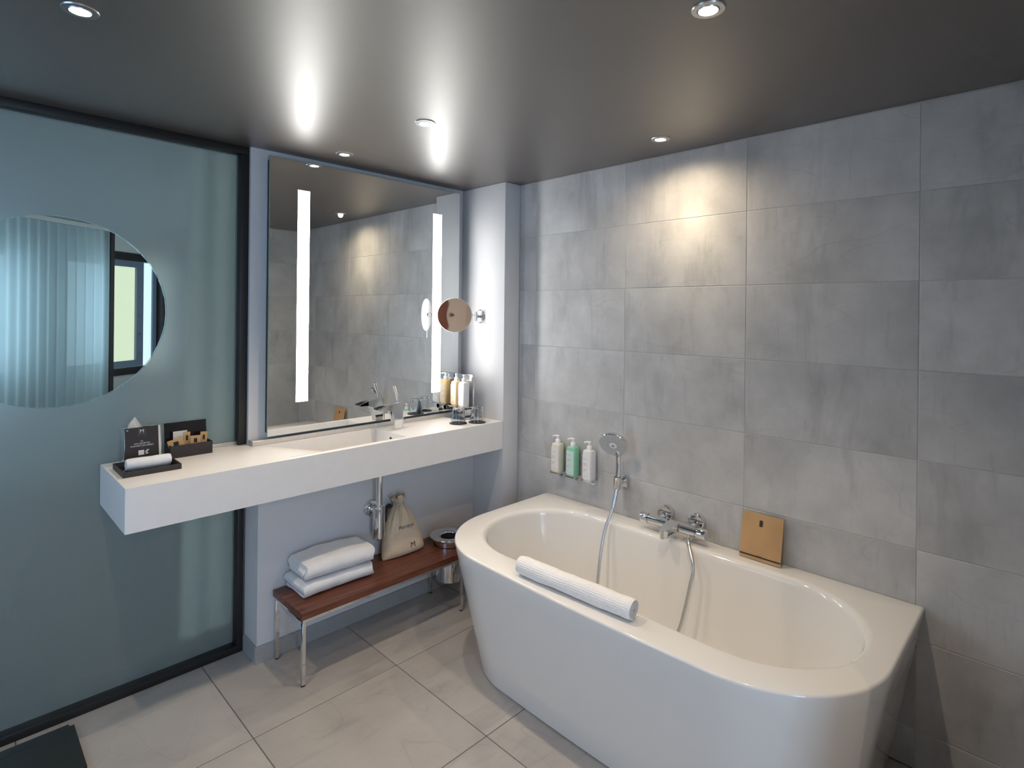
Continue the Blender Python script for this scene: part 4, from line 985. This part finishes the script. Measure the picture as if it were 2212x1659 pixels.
ab = thing('amenity_box', 'open black box of kraft paper sachets on the washstand', 'box', (-1.585, 0.0, CT))
AX0, AX1, AY0, AY1, AH = -1.664, -1.508, -0.042, 0.046, 0.050
bx('box_base', 'black_lacquer', ab, AX0 + 0.003, AX1 - 0.003, AY0 + 0.003, AY1 - 0.003, CT + 0.0002, CT + 0.004)
for a in ((AX0, AX1, AY0, AY0 + 0.004), (AX0, AX1, AY1 - 0.004, AY1), (AX0, AX0 + 0.004, AY0 + 0.004, AY1 - 0.004), (AX1 - 0.004, AX1, AY0 + 0.004, AY1 - 0.004)):
    bx('box_side', 'dark_leather', ab, *a, CT + 0.0002, CT + AH)
bm = B(); prism(bm, [(AX0 - 0.001, 0.0), (AX1 + 0.001, 0.0), (AX1 + 0.001, 0.078), (AX0 - 0.001, 0.078)], lambda p, q: Vector((p, 0.039 + q * 0.14, CT + AH + 0.001 + q)), lambda p, q: Vector((p, 0.042 + q * 0.14, CT + AH + 0.001 + q))); obj('lid', bm, 'black_lacquer', ab)
def sachet(x0, x1, y, z1, tilt, lean, label, material='kraft'):
    s_ = thing('sachet', label, 'sachet', ((x0 + x1) / 2, y, CT + 0.006), 'sachets in the black box')
    w_, h_ = x1 - x0, z1 - (CT + 0.006); M_ = Matrix.Translation(((x0 + x1) / 2, y, CT + 0.006)) @ Matrix.Rotation(lean, 4, 'X') @ Matrix.Rotation(tilt, 4, 'Y')
    bm = B(); box(bm, -w_ / 2, w_ / 2, -0.0016, 0.0016, 0.0, h_, bev=0.0007, seg=1); bm.transform(M_); obj('paper_sleeve', bm, material, s_)
    if material == 'kraft':
        bm = B(); box(bm, -w_ * 0.16, w_ * 0.16, -0.0020, -0.0014, h_ * 0.60, h_ * 0.84); bm.transform(M_); obj('logo_block', bm, 'print_black', s_)
sachet(-1.656, -1.598, -0.026, 0.994, -0.22, -0.18, 'wide kraft sachet slanting at the left end of the black box')
sachet(-1.608, -1.582, -0.006, 1.012, 0.02, -0.10, 'tall narrow kraft sachet in the middle of the black box')
sachet(-1.586, -1.548, -0.022, 0.996, 0.03, -0.16, 'low kraft sachet between two narrow ones in the black box')
sachet(-1.550, -1.523, -0.012, 1.006, 0.08, -0.10, 'narrow kraft sachet at the right end of the black box')
sachet(-1.640, -1.588, 0.012, 1.016, 0.0, -0.08, 'white paper sachet behind the brown ones in the black box', 'paper')

# ------------------------------------------------------------------ bathroom scale
sc_ = thing('bathroom_scale', 'dark glass bathroom scale on the floor by the glass partition', 'scale', (-2.12, -0.19, 0))
bm = B(); box(bm, -2.272, -1.965, -0.332, -0.042, 0.012, 0.020); e = [e for e in bm.edges if abs(e.verts[0].co.z - e.verts[1].co.z) > 0.001]
bmesh.ops.bevel(bm, geom=e, offset=0.014, segments=5, affect='EDGES'); obj('glass_plate', bm, 'scale_glass', sc_, 40)
bx('display', 'display', sc_, -2.170, -2.066, -0.087, -0.062, 0.0195, 0.0203)
for x in (-2.25, -1.99):
    for y in (-0.31, -0.065):
        bm = B(); cyl(bm, (x, y, 0.0), (x, y, 0.0125), 0.016, seg=20); obj('foot', bm, 'rubber', sc_, 40)

# ------------------------------------------------------------------ recessed downlights
def downlight(x, y, label, aim=(0, 0, -1), power=SPOT, cone=100, blend=0.7, col=(1.0, 0.82, 0.62), accent=None):
    d = thing('downlight', label, 'downlight', (x, y, H), 'recessed ceiling downlights')
    bm = B(); lathe(bm, [(0.026, -0.0005), (0.026, -0.0035), (0.0375, -0.0035), (0.0395, -0.0005)], (x, y, H), seg=48, cap0=False, cap1=False)
    bm.verts.ensure_lookup_table()
    obj('trim_ring', bm, 'satin_chrome', d, 50)
    bm = B(); lathe(bm, [(0.0262, -0.0008), (0.0240, -0.0050), (0.0225, -0.0050), (0.0215, -0.0008)], (x, y, H), seg=40, cap0=False, cap1=False); obj('inner_ring', bm, 'satin_chrome', d, 50)
    bm = B(); cyl(bm, (x, y, H - 0.0004), (x, y, H - 0.0022), 0.0205, seg=36); obj('lamp_lens', bm, 'bulb', d)
    l = bpy.data.lights.new('downlight_beam', 'SPOT'); l.energy = power; l.color = col; l.spot_size = math.radians(cone); l.spot_blend = blend; l.shadow_soft_size = 0.018
    o = bpy.data.objects.new('downlight_beam', l); C.objects.link(o); o.parent = d; o.location = (0, 0, -0.012)
    o.rotation_euler = Vector(aim).to_track_quat('-Z', 'Y').to_euler()
    if accent:      # narrow core of the swivelled reflector
        l = bpy.data.lights.new('downlight_beam', 'SPOT'); l.energy = accent[1]; l.color = (1.0, 0.83, 0.55); l.spot_size = math.radians(accent[2]); l.spot_blend = 1.0; l.shadow_soft_size = 0.018
        o = bpy.data.objects.new('downlight_beam', l); C.objects.link(o); o.parent = d; o.location = (0, 0, -0.012)
        o.rotation_euler = Vector(accent[0]).to_track_quat('-Z', 'Y').to_euler()
downlight(-2.08, -0.877, 'recessed downlight above the glass partition side, far left of the ceiling')
downlight(-1.013, -0.831, 'recessed downlight in the middle of the ceiling in front of the mirror')
downlight(-1.007, -0.205, 'recessed downlight close above the top edge of the mirror', power=SPOT * 0.6)
downlight(-0.226, -1.386, 'recessed downlight beside the tiled wall making a warm patch on it', power=SPOT * 0.55, cone=165, blend=1.0, col=(1.0, 0.80, 0.55), accent=((0.226, -0.05, -0.46), SPOT * 0.26, 46))
downlight(-1.037, -1.98, 'recessed downlight nearest the viewer above the bathtub')
downlight(-2.6, -3.85, 'unseen downlight added in the passage behind the viewer', cone=172, blend=0.6, power=SPOT * 1.6)  # lamp added to brighten the dark passage and its reflection
